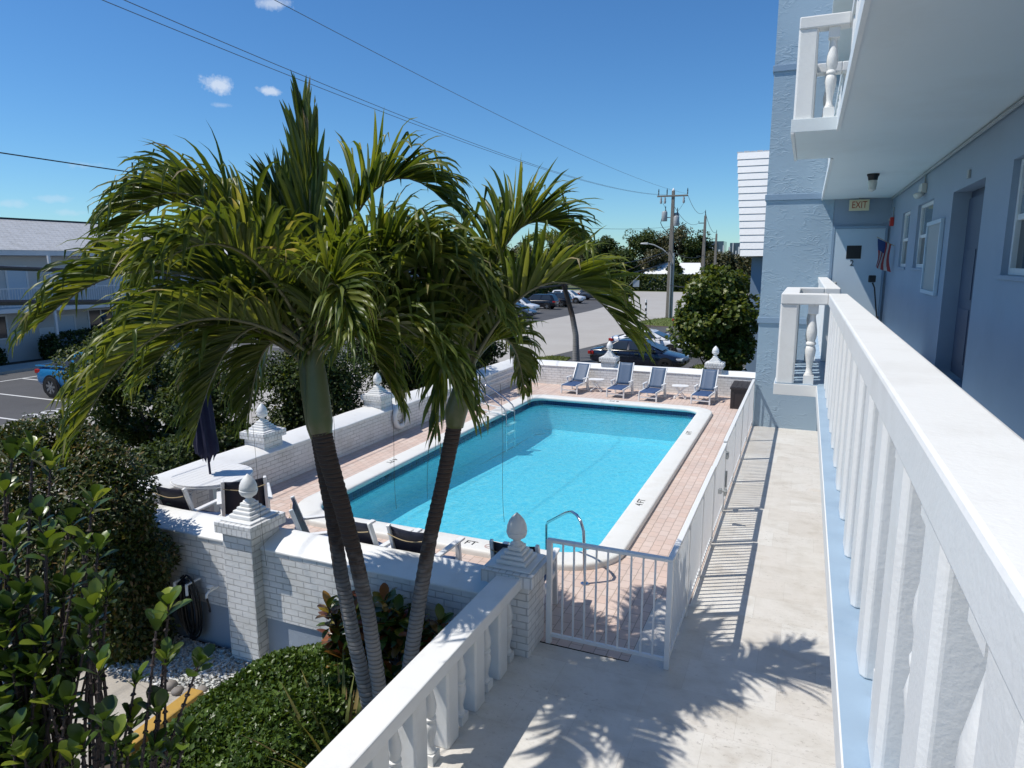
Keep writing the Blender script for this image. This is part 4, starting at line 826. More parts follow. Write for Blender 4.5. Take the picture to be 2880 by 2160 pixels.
# --- the clump of three palms
YW=R(22.924); RT=np.array([math.cos(YW),math.sin(YW),0]); FW=np.array([-math.sin(YW),math.cos(YW),0]); UP=np.array([0,0,1.])
def frond(root,org,p0,p1,p2,Lmax=.80,n=72,ang=(58,24),lift=48,W=.0255,spear=False,droop=1.,r=.02,bare=.12):
    A=[np.array(org)+RT*p[0]+UP*p[1]+FW*p[2] for p in (p0,p1,p2)]
    B=lambda s:((1-s)**2)[:,None]*A[0]+(2*s*(1-s))[:,None]*A[1]+(s*s)[:,None]*A[2]
    T=lambda s:unit((2*(1-s))[:,None]*(A[1]-A[0])+(2*s)[:,None]*(A[2]-A[1]))
    s=np.repeat(np.linspace(bare,.995,n)+rng.normal(0,.004,n),2).clip(0,1); side=np.tile([1.,-1.],n)
    b=B(s);t=T(s); z=np.tile(UP,(2*n,1)); Nn=unit(z-t*np.sum(z*t,1,keepdims=True)+1e-6*FW)
    if spear: Nn=np.tile(-FW,(2*n,1))
    S=unit(np.cross(t,Nn)); a=np.radians(ang[0]+(ang[1]-ang[0])*s+rng.normal(0,5,2*n)); be=np.radians(lift+rng.normal(0,14,2*n))
    d=t*np.cos(a)[:,None]+(S*side[:,None]*np.cos(be)[:,None]+Nn*np.sin(be)[:,None])*np.sin(a)[:,None]
    prof=np.interp(s,[0,.15,.4,.75,1],[.55,.85,1,.8,.5]); L=Lmax*prof*rng.uniform(.85,1.12,2*n)
    st=9; rows=[];tone=[]; p=b.copy(); d=unit(d)
    base_t=rng.random(2*n)**1.1*.78; tip=(rng.random(2*n)<.3)*rng.uniform(.1,.35,2*n)
    kink=np.where(rng.random(2*n)<(.0 if spear else .5),rng.integers(4,8,2*n),99); dr=droop*rng.uniform(.55,1.45,2*n)
    wr=np.interp(np.linspace(0,1,st),[0,.12,.35,.6,.85,1],[.35,.8,1,.9,.45,.03]); tw=rng.normal(0,.35,2*n)
    for k in range(st):
        wd=t-d*np.sum(t*d,1,keepdims=True); wd=unit(wd); nl=np.cross(wd,d); wd2=unit(wd*np.cos(tw)[:,None]+nl*np.sin(tw)[:,None]); nl2=np.cross(wd2,d)
        w_=(W*wr[k]*np.interp(prof,[.5,1],[.6,1]))[:,None]
        rows+= [p-wd2*w_+nl2*w_*.35,p-nl2*w_*.15,p+wd2*w_+nl2*w_*.35]; tn=base_t+tip*(k>=6); tone+=[tn,tn,tn]
        p=p+d*(L/(st-1))[:,None]
        g=.70*dr*((k+1)/st)**1.7; d=unit(d-UP*g[:,None]-RT*(.02)); kk=(kink==k)[:,None]; d=np.where(kk,unit(d*.3-UP*.95+rdir(2*n)*.15),d)
    V=np.stack(rows,1).reshape(-1,3); tone=np.stack(tone,1).reshape(-1)
    q=[[i*3+a,i*3+a+1,(i+1)*3+a+1,(i+1)*3+a] for i in range(st-1) for a in (0,1)]
    F=(np.arange(2*n)[:,None,None]*(3*st)+np.array(q)[None]).reshape(-1,4); o3=np.array(root.location)
    fo=npmesh('frond',V-o3,F,M['frond'],root,True,tone.clip(0,1))
    ss=np.linspace(0,1,14); c=B(ss)-o3; sm=obj('leaf_stalk',MB().tube([tuple(x) for x in c],[r*(1.5 if i==0 else 1-.8*i/13) for i in range(14)],7),M['rachis'],fo,70); return fo
def palm(label,trunk,radii,shaft,srad,org,fronds,group='palms of the clump by the gate'):
    root=thing('palm_tree',label,'palm tree',trunk[0],0,group); o=Vector(trunk[0])
    def smooth_path(pts,rad,k):
        P=np.array(pts);u=np.linspace(0,1,len(P));v=np.linspace(0,1,k); return [tuple(np.array([np.interp(x,u,P[:,j]) for j in range(3)])-np.array(o)) for x in v],list(np.interp(v,u,rad))
    p,r=smooth_path(trunk,radii,230); r=[x*(1+.028*(i%4==0)-.03*(i%4==2)+random.gauss(0,.007)) for i,x in enumerate(r)]
    obj('trunk',MB().tube(p,r,16),M['palmtrunk'],root,80)
    p,r=smooth_path(shaft,srad,16); obj('crownshaft',MB().tube(p,r,16),M['shaft'],root,80)
    for f in fronds: frond(root,org,*f[:3],**(f[3] if len(f)>3 else {}))
    return root
SP=dict(spear=True,ang=(13,5),lift=0,Lmax=.8,droop=.12,bare=.25,n=26,r=.022)
HS=dict(spear=True,ang=(26,12),lift=0,Lmax=.75,droop=.25,bare=.3,n=30)
palm('tallest palm of the clump with fat green crownshaft and closed spear leaf on top',
 [(-3.42,5.02,G),(-3.47,5.05,-.31),(-3.56,5.1,.35),(-3.67,5.13,1.04),(-3.81,5.15,1.62),(-3.95,5.16,2.11),(-4.1,5.17,2.57),(-4.16,5.17,2.84)],[.11,.08,.071,.07,.073,.081,.092,.097],
 [(-4.15,5.17,2.78),(-4.165,5.175,2.9),(-4.19,5.19,3.1),(-4.21,5.21,3.3),(-4.235,5.22,3.5),(-4.25,5.23,3.62)],[.095,.118,.112,.098,.08,.062],(-4.25,5.23,3.55),
 [((0,-.05,0),(-.05,1.1,.05),(-.03,2.15,.1),dict(SP,W=.034)),((0,.0,0),(-.0,1.0,.0),(.06,1.9,.05),dict(SP,W=.036,ang=(16,5))),((0,.1,0),(-.2,1.0,.1),(-.28,1.5,.1),HS),
  ((0,0,0),(-.9,2.15,.25),(-2.0,1.0,.25)),((0,0,0),(-1.1,1.35,-.45),(-2.15,.35,-.55)),((0,0,-.05),(-.95,.95,-.75),(-1.75,-.55,-.85)),
  ((0,0,0),(-.75,.75,.15),(-1.25,-.75,.2)),((0,0,0),(.45,2.25,.35),(1.25,1.4,.35)),((0,0,0),(.8,1.6,-.2),(1.6,.6,-.2)),
  ((0,0,0),(.85,.85,-.4),(1.45,-.35,-.5)),((0,0,0),(-.25,1.35,-.75),(-.55,.85,-1.6)),((0,0,0),(-.55,1.5,1.0),(-1.2,1.0,1.8)),
  ((0,0,0),(.5,1.5,1.0),(1.0,.95,1.9)),((0,0,0),(-1.25,1.6,.5),(-2.1,.35,.8)),((0,0,0),(.35,1.15,-.65),(.7,.35,-1.35)),((0,0,0),(.9,1.3,.1),(1.75,.35,.0)),((0,0,0),(-1.1,1.05,.1),(-1.95,-.2,.0)),((0,0,0),(-.6,1.9,-.2),(-1.5,1.3,-.3))])
palm('palm on the right of the clump, leaning right over the pool with a shorter crown',
 [(-3.36,5.06,G),(-3.39,5.12,-.34),(-3.39,5.3,.17),(-3.36,5.4,.62),(-3.32,5.52,1.16),(-3.27,5.65,1.71),(-3.2,5.78,2.2),(-3.15,5.88,2.61),(-3.12,5.93,2.84)],[.12,.088,.076,.074,.073,.072,.072,.076,.078],
 [(-3.12,5.92,2.78),(-3.115,5.93,2.92),(-3.09,5.95,3.02),(-3.05,5.97,3.16),(-3.03,6.0,3.3),(-3.0,6.03,3.42)],[.085,.112,.11,.1,.085,.065],(-3.0,6.03,3.36),
 [((0,0,0),(.3,1.85,.15),(.95,1.3,.25),dict(droop=.7)),((0,0,0),(.75,1.5,-.1),(1.5,.35,-.2),dict(droop=.6,lift=55)),((0,0,0),(-.4,1.4,.25),(-1.0,.9,.4)),((0,0,0),(-.2,.75,-.5),(-.25,-.35,-.75),dict(Lmax=.6,ang=(34,16),n=34)),
  ((0,0,0),(.42,.65,.5),(.55,-.35,.9),dict(Lmax=.6)),((0,0,0),(0,1.35,.9),(.1,.7,1.7)),((0,0,0),(-.5,1.0,-.4),(-1.0,.4,-.7)),((0,0,0),(-.15,1.3,-.3),(-.6,.9,-.6)),
  ((0,0,0),(-.75,1.05,-.2),(-1.35,.3,-.25))],)
palm('slimmer palm of the clump, its trunk crossing just left of the tallest one',
 [(-3.58,5.14,G),(-3.66,5.2,-.48),(-3.84,5.27,.12),(-4.0,5.31,.68),(-4.15,5.36,1.28),(-4.29,5.43,1.93),(-4.4,5.47,2.39),(-4.47,5.5,2.7)],[.11,.088,.074,.072,.072,.072,.073,.074],
 [(-4.46,5.5,2.64),(-4.48,5.5,2.76),(-4.53,5.52,2.95),(-4.6,5.55,3.2),(-4.65,5.57,3.42)],[.08,.10,.095,.08,.06],(-4.64,5.57,3.36),
 [((0,0,0),(-.6,1.05,.5),(-1.4,.35,.9)),((0,0,0),(-.3,1.35,.45),(-.65,1.5,.9)),((0,0,0),(.55,.85,.6),(1.1,-.2,1.0)),((0,0,0),(-.5,.65,.3),(-.8,-.6,.5)),
  ((0,0,0),(.2,.95,.9),(.4,.1,1.7)),((0,0,0),(-.85,.95,-.05),(-1.7,-.15,.1)),((0,0,0),(-.9,.7,.5),(-1.5,-.5,.8)),((0,0,0),(.35,.8,.3),(.8,-.35,.4))])
# a palm on the verge whose grey trunk bends above the end wall
vx=lambda a:a
palm('far palm with a thin bent grey trunk on the grass verge behind the end wall',
 [(-11.2,35.4,G),(-11.25,35.4,.5),(-11.45,35.4,1.5),(-11.8,35.45,2.6),(-12.15,35.5,3.6),(-12.4,35.5,4.6)],[.2,.16,.14,.13,.12,.11],
 [(-12.4,35.5,4.55),(-12.45,35.5,4.9),(-12.5,35.5,5.4)],[.11,.13,.08],(-12.5,35.5,5.3),
 [((0,0,0),(math.cos(a)*1.1,.9+.3*math.sin(3*a),math.sin(a)*1.1),(math.cos(a)*2.,-.5+.3*math.sin(2*a),math.sin(a)*2.),dict(n=26,W=.04)) for a in np.linspace(0,2*PI,10)[:-1]],group=None)
# long dry fibres hanging from the old palm crowns
fb=MB()
for (x,y,z0,z1,k) in [(-4.95,5.1,3.2,1.35,.1),(-4.35,5.6,3.1,1.6,-.05),(-3.75,5.75,3.3,1.9,.05),(-3.42,5.9,3.2,2.0,.0),(-2.75,6.2,3.2,1.75,.06)]:
    fb.tube([(x+k*t*t+.02*math.sin(5*t),y,z0+(z1-z0)*t) for t in np.linspace(0,1,9)],.0022,4)
pl0=[o for o in bpy.data.objects if o.name=='palm_tree'][0]
obj('hanging_fibres',fb.shift(-Vector(pl0.location)),M['fibre'],pl0)

# --- planted bed
# tall paddle leaved shrub close to the camera
cl=thing('paddle_leaf_shrub','tall shrub with thick rounded paddle leaves, closest to the camera at lower left','shrub',(-3.6,2.1,G)); co=np.array(cl.location)
tips=[(-3.93,2.4,3.37),(-4.03,2.35,3.34),(-3.81,2.41,3.29),(-4.0,2.27,3.17),(-3.78,2.3,3.05),(-3.53,2.44,3.12),(-3.42,2.36,2.88),(-3.69,2.27,2.93),(-3.86,2.19,2.91),(-3.5,2.33,2.89),(-3.83,2.13,2.78),(-3.3,2.3,2.69),(-3.48,2.25,2.73),(-3.34,2.25,2.63),(-3.73,2.06,2.59),(-3.54,2.09,2.49),(-3.33,2.21,2.55),(-2.95,2.38,2.64),(-3.0,2.34,2.54),(-2.78,2.39,2.34),(-3.21,2.15,2.35),(-3.5,2.02,2.35),(-3.61,1.97,2.34),(-3.08,2.25,2.25),(-2.95,2.33,2.36),(-3.3,2.02,2.2),(-3.4,2.0,2.23),(-3.1,2.07,2.14),(-2.97,2.27,2.1),(-3.09,2.21,2.04),(-3.49,1.87,2.09),(-3.15,1.98,2.05),(-3.01,2.06,2.07),(-2.97,2.23,1.9),(-2.89,2.26,1.87),(-3.39,1.85,2.0),(-3.1,2.17,1.86),(-3.17,1.94,1.99),(-2.83,2.31,1.97),(-3.7,2.0,2.46)]
low=[t for t in tips[10:] if t[0]<-3.4]
for i in range(80):
    t=low[random.randint(0,len(low)-1)]; tips.append((t[0]+random.gauss(-.22,.17),t[1]+random.gauss(.05,.15),t[2]+random.gauss(-.25,.2)))
stm=MB(); PP=[];DD=[];LL=[];NN=[]
for i,t in enumerate(tips):
    t=np.array(t); base=np.array([-3.5+rng.normal(0,.25),1.9+rng.normal(0,.25),G]); mid=t*.55+base*.45+np.array([rng.normal(0,.06),rng.normal(0,.06),.25])
    s=np.linspace(0,1,9)[:,None]; c=(1-s)**2*base+2*s*(1-s)*mid+s*s*t; stm.tube([tuple(x-co) for x in c],[.012*(1.2-.7*j/8) for j in range(9)],6)
    ax=unit(c[-1]-c[-2]); 
    if i<40:
        for u in np.linspace(.62,.97,16):
            q=(1-u)**2*base+2*u*(1-u)*mid+u*u*t; a=rng.uniform(0,2*PI); stm.lathe([(.013,-.005),(.016,.0),(.011,.006)],tuple(q-co),5)
    nl=int(rng.integers(5,8)) if t[0]>-3.3 else int(rng.integers(6,10)); a0=rng.uniform(0,6.28); e1=unit(np.cross(ax,[.3,1,.2])); e2=np.cross(ax,e1)
    for k in range(nl):
        a=a0+k*2.4; op=np.radians(16+5.8*k+rng.normal(0,6)); d=ax*np.cos(op)+(e1*np.cos(a)+e2*np.sin(a))*np.sin(op)
        PP.append(t-ax*.011*k);DD.append(d);LL.append(rng.uniform(.085,.135)*(1 if i<40 else 1.1));NN.append(unit(ax*.9-d*.2+rng.normal(0,.1,3)))
    for u in (rng.uniform(.8,.95,int(t[0]<-3.3)) if i<40 else rng.uniform(.6,.95,8)):
        q=(1-u)**2*base+2*u*(1-u)*mid+u*u*t; d=unit(rdir(1)[0]+np.array([0,0,.4]));
        PP.append(q);DD.append(d);LL.append(rng.uniform(.09,.14));NN.append(unit(np.array([0,0,1])+rng.normal(0,.3,3)))
PP=np.array(PP)-co;DD=np.array(DD);LL=np.array(LL);NN=np.array(NN)
V,F=paddle_leaves(PP,DD,NN,LL,LL*rng.uniform(.23,.31,len(LL)),.18); npmesh('foliage',V,F,M['clusia'],cl,True)
obj('stems',stm,M['twig'],cl,60)
# big clipped bush at the wall end
def superpts(n,c,r,p=3.2):
    d=rdir(n); k=(np.abs(d[:,0])**p+np.abs(d[:,1])**p+np.abs(d[:,2])**p)**(-1/p); return np.array(c)+d*k[:,None]*np.array(r),unit(d/np.array(r))
bu=thing('round_bush','big dense clipped bush with small bronze green leaves at the end of the front wall','bush',(-9.45,5.95,G)); bo=np.array(bu.location)
P,Nr=superpts(38000,(0,0,1.35),(1.72,.55,1.72)); P*=1+0; lump=.06*np.sin(P[:,0]*5.1+1)+.08*np.sin(P[:,1]*6.3+P[:,2]*4.2)+.07*np.sin(P[:,2]*7+P[:,0]*3); P+=Nr*(lump+rng.normal(-.03,.05,len(P)))[:,None]
P=P[P[:,2]>.02]; Nr=superpts(len(P),(0,0,0),(1,1,1))[1]*.5+unit(P-np.array([0,0,1.2]))
scatter('foliage',P,unit(Nr),.078,.019,M['ficus'],bu,.25)
Pc,Nc=superpts(9000,(0,0,1.3),(1.55,.42,1.52)); scatter('inner_foliage',Pc[Pc[:,2]>.02],Nc[Pc[:,2]>.02],.13,.05,M['ficus'],bu,.2)
obj('stems',branches((0,0,0),(0,0,1.4),[(random.uniform(-1.2,1.2),random.uniform(-.5,.5),random.uniform(1,2.2)) for _ in range(12)],.07,.01),M['bark'],bu,60)
# low glossy hedge
hg=thing('low_hedge','low spreading mound of small glossy green leaves between the railing and the gravel','hedge',(-4.78,4.72,G))
def hp(n,sx=1.,dz=0):
    a=rng.uniform(0,2*PI,n); r=np.sqrt(rng.random(n)); x=r*np.cos(a);y=r*np.sin(a); k=(np.abs(x)**3+np.abs(y)**3)**(1/3)/np.maximum(r,1e-6); x,y=x/np.maximum(k,.8),y/np.maximum(k,.8)
    rr=np.clip((np.abs(x)**3.+np.abs(y)**3.)**(1/3.),0,1); z=.95*(1-rr**6)**.6+.05*np.sin(x*6+1)*np.cos(y*9)
    X=x*.95*sx- y*.06; Y=y*1.84*sx; return np.column_stack([X,Y,z-.0+dz]),rr
P,rr=hp(30000); nn=unit(np.column_stack([P[:,0]*rr**4,P[:,1]*.5*rr**4,np.ones(len(P))*.6])); P[:,2]-=rng.random(len(P))*.07
D=unit(nn*.55+rdir(len(P))*.75); Nn=unit(nn+rdir(len(P))*.5); L=.058*rng.uniform(.7,1.3,len(P)); V,F=leaf_quads(P,D,Nn,L,L*.36,.3); npmesh('foliage',V,F,M['cover'],hg)
P,rr=hp(8000,.96,-.09); V,F=leaf_quads(P,unit(rdir(len(P))+[0,0,.3]),np.tile([0,0,1.],(len(P),1)),np.full(len(P),.09),np.full(len(P),.035)); npmesh('inner_foliage',V,F,M['cover'],hg)
# crotons behind the trunks
def croton(label,x,y,h,w,n):
    t=thing('croton',label,'shrub',(x,y,G),0,'croton plants behind the palm trunks'); P=[];D=[];Nq=[];mb=MB()
    for i in range(n):
        tip=np.array([rng.normal(0,w*.5),rng.normal(0,.18),h*rng.uniform(.55,1.0)]); b=np.array([rng.normal(0,.1),rng.normal(0,.08),0]); mb.tube([tuple(b),tuple((b+tip)/2+[0,0,.1]),tuple(tip)],[.016,.012,.008],5)
        for k in range(16):
            a=k*2.4; op=np.radians(25+5*k); P.append(tip-np.array([0,0,.018*k]));D.append([math.cos(a)*math.sin(op),math.sin(a)*math.sin(op),math.cos(op)]);Nq.append([0,0,1.])
    P=np.array(P);D=unit(np.array(D)+rng.normal(0,.1,(len(D),3)));L=rng.uniform(.14,.23,len(P)); V,F=paddle_leaves(P,D,unit(np.array(Nq)+rng.normal(0,.2,(len(P),3))),L,L*.26,.3,PT,np.array([.15,.55,.9,1,.75,.35,0])); npmesh('foliage',V,F,M['croton'],t,True); obj('stems',mb,M['twig'],t,60)
croton('red and yellow croton showing left of and between the palm trunks',-4.5,6.1,1.6,.5,26); croton('red and green croton right of the single palm trunk',-3.8,6.15,1.5,.46,24)
# young palm with yellowing straps in front of the trunks
sk=thing('strap_leaf_plant','tuft of yellowing strap leaves between the hedge and the balustrade','plant',(-3.86,4.85,G)); n=80
a=rng.uniform(0,2*PI,n); op=np.radians(rng.uniform(5,38,n)); D=np.column_stack([np.cos(a)*np.sin(op),np.sin(a)*np.sin(op),np.cos(op)]); L=rng.uniform(1.0,1.5,n)
V,F=paddle_leaves(np.column_stack([np.cos(a)*.05,np.sin(a)*.05,np.zeros(n)]),D,unit(np.column_stack([-np.cos(a),-np.sin(a),np.full(n,.5)])+rng.normal(0,.3,(n,3))),L,np.full(n,.028),.22,np.linspace(0,1,8),np.array([.5,.8,1,1,.9,.7,.4,.02])); npmesh('foliage',V,F,M['spiky'],sk,True)
# gravel, path, kerb, stones
gp=[(-8.6,6.55),(-6.2,6.55),(-6.05,6.4),(-5.75,5.6),(-5.9,5.0),(-6.45,5.0),(-6.55,5.62),(-7.3,5.5),(-8.6,5.7)]
struct('gravel_bed',MB().sheet(gp,G+.02),M['concrete'])
q=rng.uniform((-8.6,4.95),(-5.7,6.56),(9000,2)); ins=np.array([ (y>5.6-.0*x) or x>-6.5 for x,y in q]); q=q[ins]; n=len(q)
P=np.column_stack([q,G+.02+rng.random(n)*.03]); s=rng.uniform(.010,.026,n)[:,None]; T=np.array([[1,1,1],[-1,-1,1],[-1,1,-1],[1,-1,-1]],float)
V=(P[:,None,:]+(T[None]*rng.uniform(.5,1.2,(n,4,1))+rng.normal(0,.3,(n,4,3)))*s[:,None,:]*np.array([1,1,.7])).reshape(-1,3); F=(np.arange(n)[:,None,None]*4+np.array([[0,1,2],[0,3,1],[0,2,3],[1,3,2]])[None]).reshape(-1,3)
tag(npmesh('gravel',V,F,M['gravel']),'white marble chips at the foot of the front wall','gravel',kind='stuff')
struct('garden_path',MB().sheet([(-12,0),(-6.6,0),(-6.62,5.55),(-7.4,5.6),(-9,5.65),(-12,5.6)],G+.012),M['concrete'])
tag(obj('yellow_kerb',MB().bar((-6.53,4.55,G+.07),(-6.6,5.62,G+.07),.2,.15),M['yellow'],None,bevel=.02),'short yellow painted kerb block between the path and the hedge','kerb')
for i,(x,y,s) in enumerate([(-6.75,5.62,.085),(-6.93,5.6,.07),(-6.65,5.72,.075),(-7.1,5.63,.09),(-6.83,5.72,.06)]):
    me=MB(); nn=9
    me.lathe([(s*math.sin(PI*(j+.0)/8)+.001,-s*.7*math.cos(PI*j/8)) for j in range(9)],n=nn); me.v=[(a*(1+.15*math.sin(9*b+i)),b*(1+.12*math.cos(7*a/s)),c) for a,b,c in me.v]
    o=obj('river_stone',me,M['stone'],None,60); o.location=(x,y,G+s*.6); o.rotation_euler=(0,0,i*1.3); tag(o,'rounded river stone in the little row between gravel and path','stone','river stones along the path edge')
# --- trees and bushes outside the side wall
tree('dark small leaved tree in front of the blue truck, left of the closed parasol','tree',(-13.1,10.8,G),1.4,(-.35,.3,2.15),(2.15,1.8,1.75),'midleaf',24000,.085,.03,40,(.35,.6),.10,'trees between the side wall and the road')
tree('dense dark tree leaning over the side wall between the parasol and the crownshafts','tree',(-11.9,14.2,G),1.4,(-.2,.2,2.0),(1.5,1.6,1.5),'darkleaf',16000,.085,.03,34,(.35,.6),.09,'trees between the side wall and the road')
tree('broad dark evergreen with crooked trunks at the far half of the side wall','tree',(-11.95,19.6,G),1.7,(-.1,.2,2.65),(2.0,2.0,1.7),'darkleaf',24000,.10,.042,40,(.4,.7),.11,'trees between the side wall and the road')
tree('loose shrubby tree farthest along the side wall behind the right palm crown','tree',(-12.2,24.2,G),1.7,(0,0,2.3),(1.4,1.4,1.2),'darkleaf',9000,.10,.04,26,(.35,.6),.09,'trees between the side wall and the road')
def hedge(name,label,x0,x1,y0,y1,h,n,mat='midleaf',L=.09,W=.03,cat='hedge',z=G,group=None):
    t=thing(name,label,cat,((x0+x1)/2,(y0+y1)/2,z),0,group); P,Nr=superpts(n,(0,0,h/2),((x1-x0)/2,(y1-y0)/2,h/2),6); P+=Nr*rng.normal(0,L*.5,(n,1)); k=P[:,2]>.0; scatter('foliage',P[k],Nr[k],L,W,M[mat],t,.1)
    P2,N2=superpts(n//3,(0,0,h/2),((x1-x0)/2*.85,(y1-y0)/2*.85,h/2*.88),6); k=P2[:,2]>.0; scatter('inner_foliage',P2[k],N2[k],L*1.8,W*1.8,M[mat],t,.1); return t
hedge('clipped_hedge','low clipped hedge along the outer foot of the side wall',-11.0,-10.2,8.5,22.5,1.25,14000,'midleaf',.09,.035)
hedge('clipped_hedge','dark clump of hedge by the side wall near the parasol',-11.6,-10.6,8.6,11.5,1.9,7000,'darkleaf',.085,.03)
# sea grape behind the end wall
t=tree('round leaved sea grape tree against the tower corner behind the end wall','tree',(-3.3,29.3,G),1.5,(.02,0,2.95),(1.5,1.4,2.0),'grape',9500,.19,.085,46,(.4,.7),.09,droop=.2,twigs=14)
tree('lower bushy sea grape under the taller one by the tower','tree',(-3.0,31.2,G),1.0,(.1,0,1.6),(.8,.8,1.0),'grape',2600,.18,.08,14,(.3,.5),.05,droop=.2)
# far tree belt
BG=[(-52,128,9.5,6.5,'olive'),(-45.5,132,9.8,6,'midleaf'),(-38.5,140,9.2,5.5,'darkleaf'),(-33,150,12.3,7.5,'midleaf'),(-26.5,152,13.3,6.5,'olive'),(-21.5,150,11.6,5,'darkleaf'),(-41,150,10.6,6,'darkleaf'),(-28,138,7.2,4.5,'olive'),(-33.5,134,7.6,4.2,'midleaf'),(-16.5,140,7.4,5,'olive'),(-11.5,142,6.8,4.5,'olive'),(-23.5,136,5.2,2.8,'darkleaf'),(-60,120,10,6,'midleaf'),(-70,112,9,6,'darkleaf'),(-7,146,7,5,'midleaf'),(-47,150,11.4,6,'olive')]
LB=['ragged olive brown tree at the left of the far tree line','mid green tree left of centre in the far tree line','dark tree just right of the palm crown tips in the far belt','tall mid green tree behind the streetlight arm','highest crown of the far tree line, behind the nearest utility pole','dark dense tree right of the nearest utility pole','dark tree filling the back of the far belt','olive tree over the left end of the white roof','mid green tree above the diamond sign','dull brown tree right of the second pole','dull brown tree beside the white tiled mansard wing','small dark tree between the two halves of the white roof','mid green far tree hidden mostly by the palm crown','dark far tree at the extreme left of the belt','mid green tree behind the building corner','olive tree rising behind the mid green one']
for (x,y,h,w,m),lb in zip(BG,LB):
    tree(lb,'tree',(x,y,G),h*.45,(0,0,h*.58),(w*.62,w*.6,h*.42),m,5200,.42,.17,30,(w*.17,w*.3),.3,'trees of the far belt',twigs=6)
hedge('clipped_hedge','tall green hedge across the far end of the street',-34,-6,127.5,130,2.7,9000,'midleaf',.35,.15)
hedge('clipped_hedge','trimmed box of hedge on the left corner where the street ends',-29.5,-25.4,104,109,1.15,2500,'olive',.25,.1)
hedge('clipped_hedge','dark hedge below the balcony of the left hand building',-38.6,-37.6,24.5,31,1.4,5000,'darkleaf',.12,.05)
hedge('clipped_hedge','short piece of dark hedge at the left edge by the building wall',-38.6,-37.6,18,22.3,1.0,3000,'darkleaf',.12,.05)
hedge('clipped_hedge','long dark shrub border behind the parked cars',-38.4,-37.2,55,112,1.9,12000,'darkleaf',.3,.12)
# ------------------------------------------------------------------ left hand apartment house
def lbuild(label,xw,y0,y1,zf,ze,zr,depth,nm='apartment_house',bays=()):
    """two storey block along the lot: front wall at x = xw facing +x"""
    b=thing(nm,label,'building',(xw-depth/2,(y0+y1)/2,G)); o=-Vector(b.location)
    def q(n,mb,m,p=b,**k):
        ob=obj(n,mb,m,p,**k)
        if p is b: ob.location=o
        return ob
    q('wall',MB().box(xw-depth,xw,y0,y1,G,ze-.3),M['cream'])
    rf=MB(); e=.9; xm=xw-depth/2
    rf.add([(xw+e,y0-e,ze),(xw+e,y1+e,ze),(xm,y1-depth*.35,zr),(xm,y0+depth*.35,zr),(xw-depth-e,y0-e,ze),(xw-depth-e,y1+e,ze)],[(0,1,2,3),(5,4,3,2),(1,5,2),(4,0,3)]); r=q('roof',rf,M['shingle'])
    q('fascia',MB().box(xw-depth-e+.03,xw+e-.03,y0-e+.03,y1+e-.03,ze-.28,ze-.004),M['creamw'])
    q('ridge_cap',MB().bar((xm,y0+depth*.35,zr+.02),(xm,y1-depth*.35,zr+.02),.3,.06),M['dark'],r)
    q('roof_vent',MB().box(xw-2.6,xw-2.25,y0+(y1-y0)*.5,y0+(y1-y0)*.5+.4,ze+1.0,ze+1.25),M['grey'],r); q('vent_pipe',MB().tube([(xw-2.2,y1-6,ze+.5),(xw-2.2,y1-6,ze+1.35)],.09,8),M['dark'],r)
    q('balcony_slab',MB().box(xw+.002,xw+1.35,y0,y1,zf-.22,zf),M['creamw'])
    rl=q('balcony_railing',MB().box(xw+1.26,xw+1.32,y0,y1,zf+1.0,zf+1.06).box(xw+1.27,xw+1.31,y0,y1,zf+.1,zf+.14),M['creamw'])
    pk=MB(); n=int((y1-y0)/.14)
    for i in range(n+1): yy=y0+(y1-y0)*i/n; pk.box(xw+1.28,xw+1.3,yy-.012,yy+.012,zf+.14,zf+1.0)
    q('pickets',pk,M['creamw'],rl)
    for yy in np.arange(y0,y1+.1,6.2): q('balcony_post',MB().box(xw+1.23,xw+1.35,yy-.06,yy+.06,G,ze-.28),M['creamw'])
    for kind,y,z in bays:
        if kind=='door':
            d=q('door',MB().box(xw+.002,xw+.05,y-.48,y+.48,z,z+2.1),M['door']); q('door_frame',MB().box(xw+.002,xw+.07,y-.58,y-.481,z,z+2.2).box(xw+.002,xw+.07,y+.481,y+.58,z,z+2.2).box(xw+.002,xw+.07,y-.481,y+.481,z+2.101,z+2.2),M['creamw'],d)
        else:
            wd=q('window',MB().box(xw+.002,xw+.03,y-.75,y+.75,z,z+1.15),M['glass']); fr=MB()
            for a in ((-.83,-.751,-.08,1.23),(.751,.83,-.08,1.23),(-.751,.751,-.08,-.001),(-.751,.751,1.151,1.23),(-.03,.03,0,1.15)): fr.box(xw+.031 if a[0]==-.03 else xw+.002,xw+.06,y+a[0],y+a[1],z+a[2],z+a[3])
            q('window_frame',fr,M['creamw'],wd)
    return b
bays=[]
for k in range(8):
    y=-9+k*6.2
    bays+=[('door',y+2.2,1.98),('win',y-.3,2.9),('win',y+.6,.38),('door',y+4.6,G+.15)]
lbuild('cream two storey house with a grey shingle roof and a long balcony at the left',-39.2,-12,37,1.98,5.0,6.9,9,bays=bays)
bays=[]
for k in range(5): y=50+k*6.5; bays+=[('door',y+2,1.98),('win',y+4.5,2.9),('win',y+4.2,.1)]
lbuild('second shingle roofed house farther up the lot, seen through the palm crowns',-40.5,48,84,1.98,4.9,7.8,11,bays=bays)
tag(obj('wall_sign',MB().box(-39.19,-39.16,25.05,25.9,.1,.75),M['creamw']),'small pale notice plate on the ground floor wall of the left house','sign')
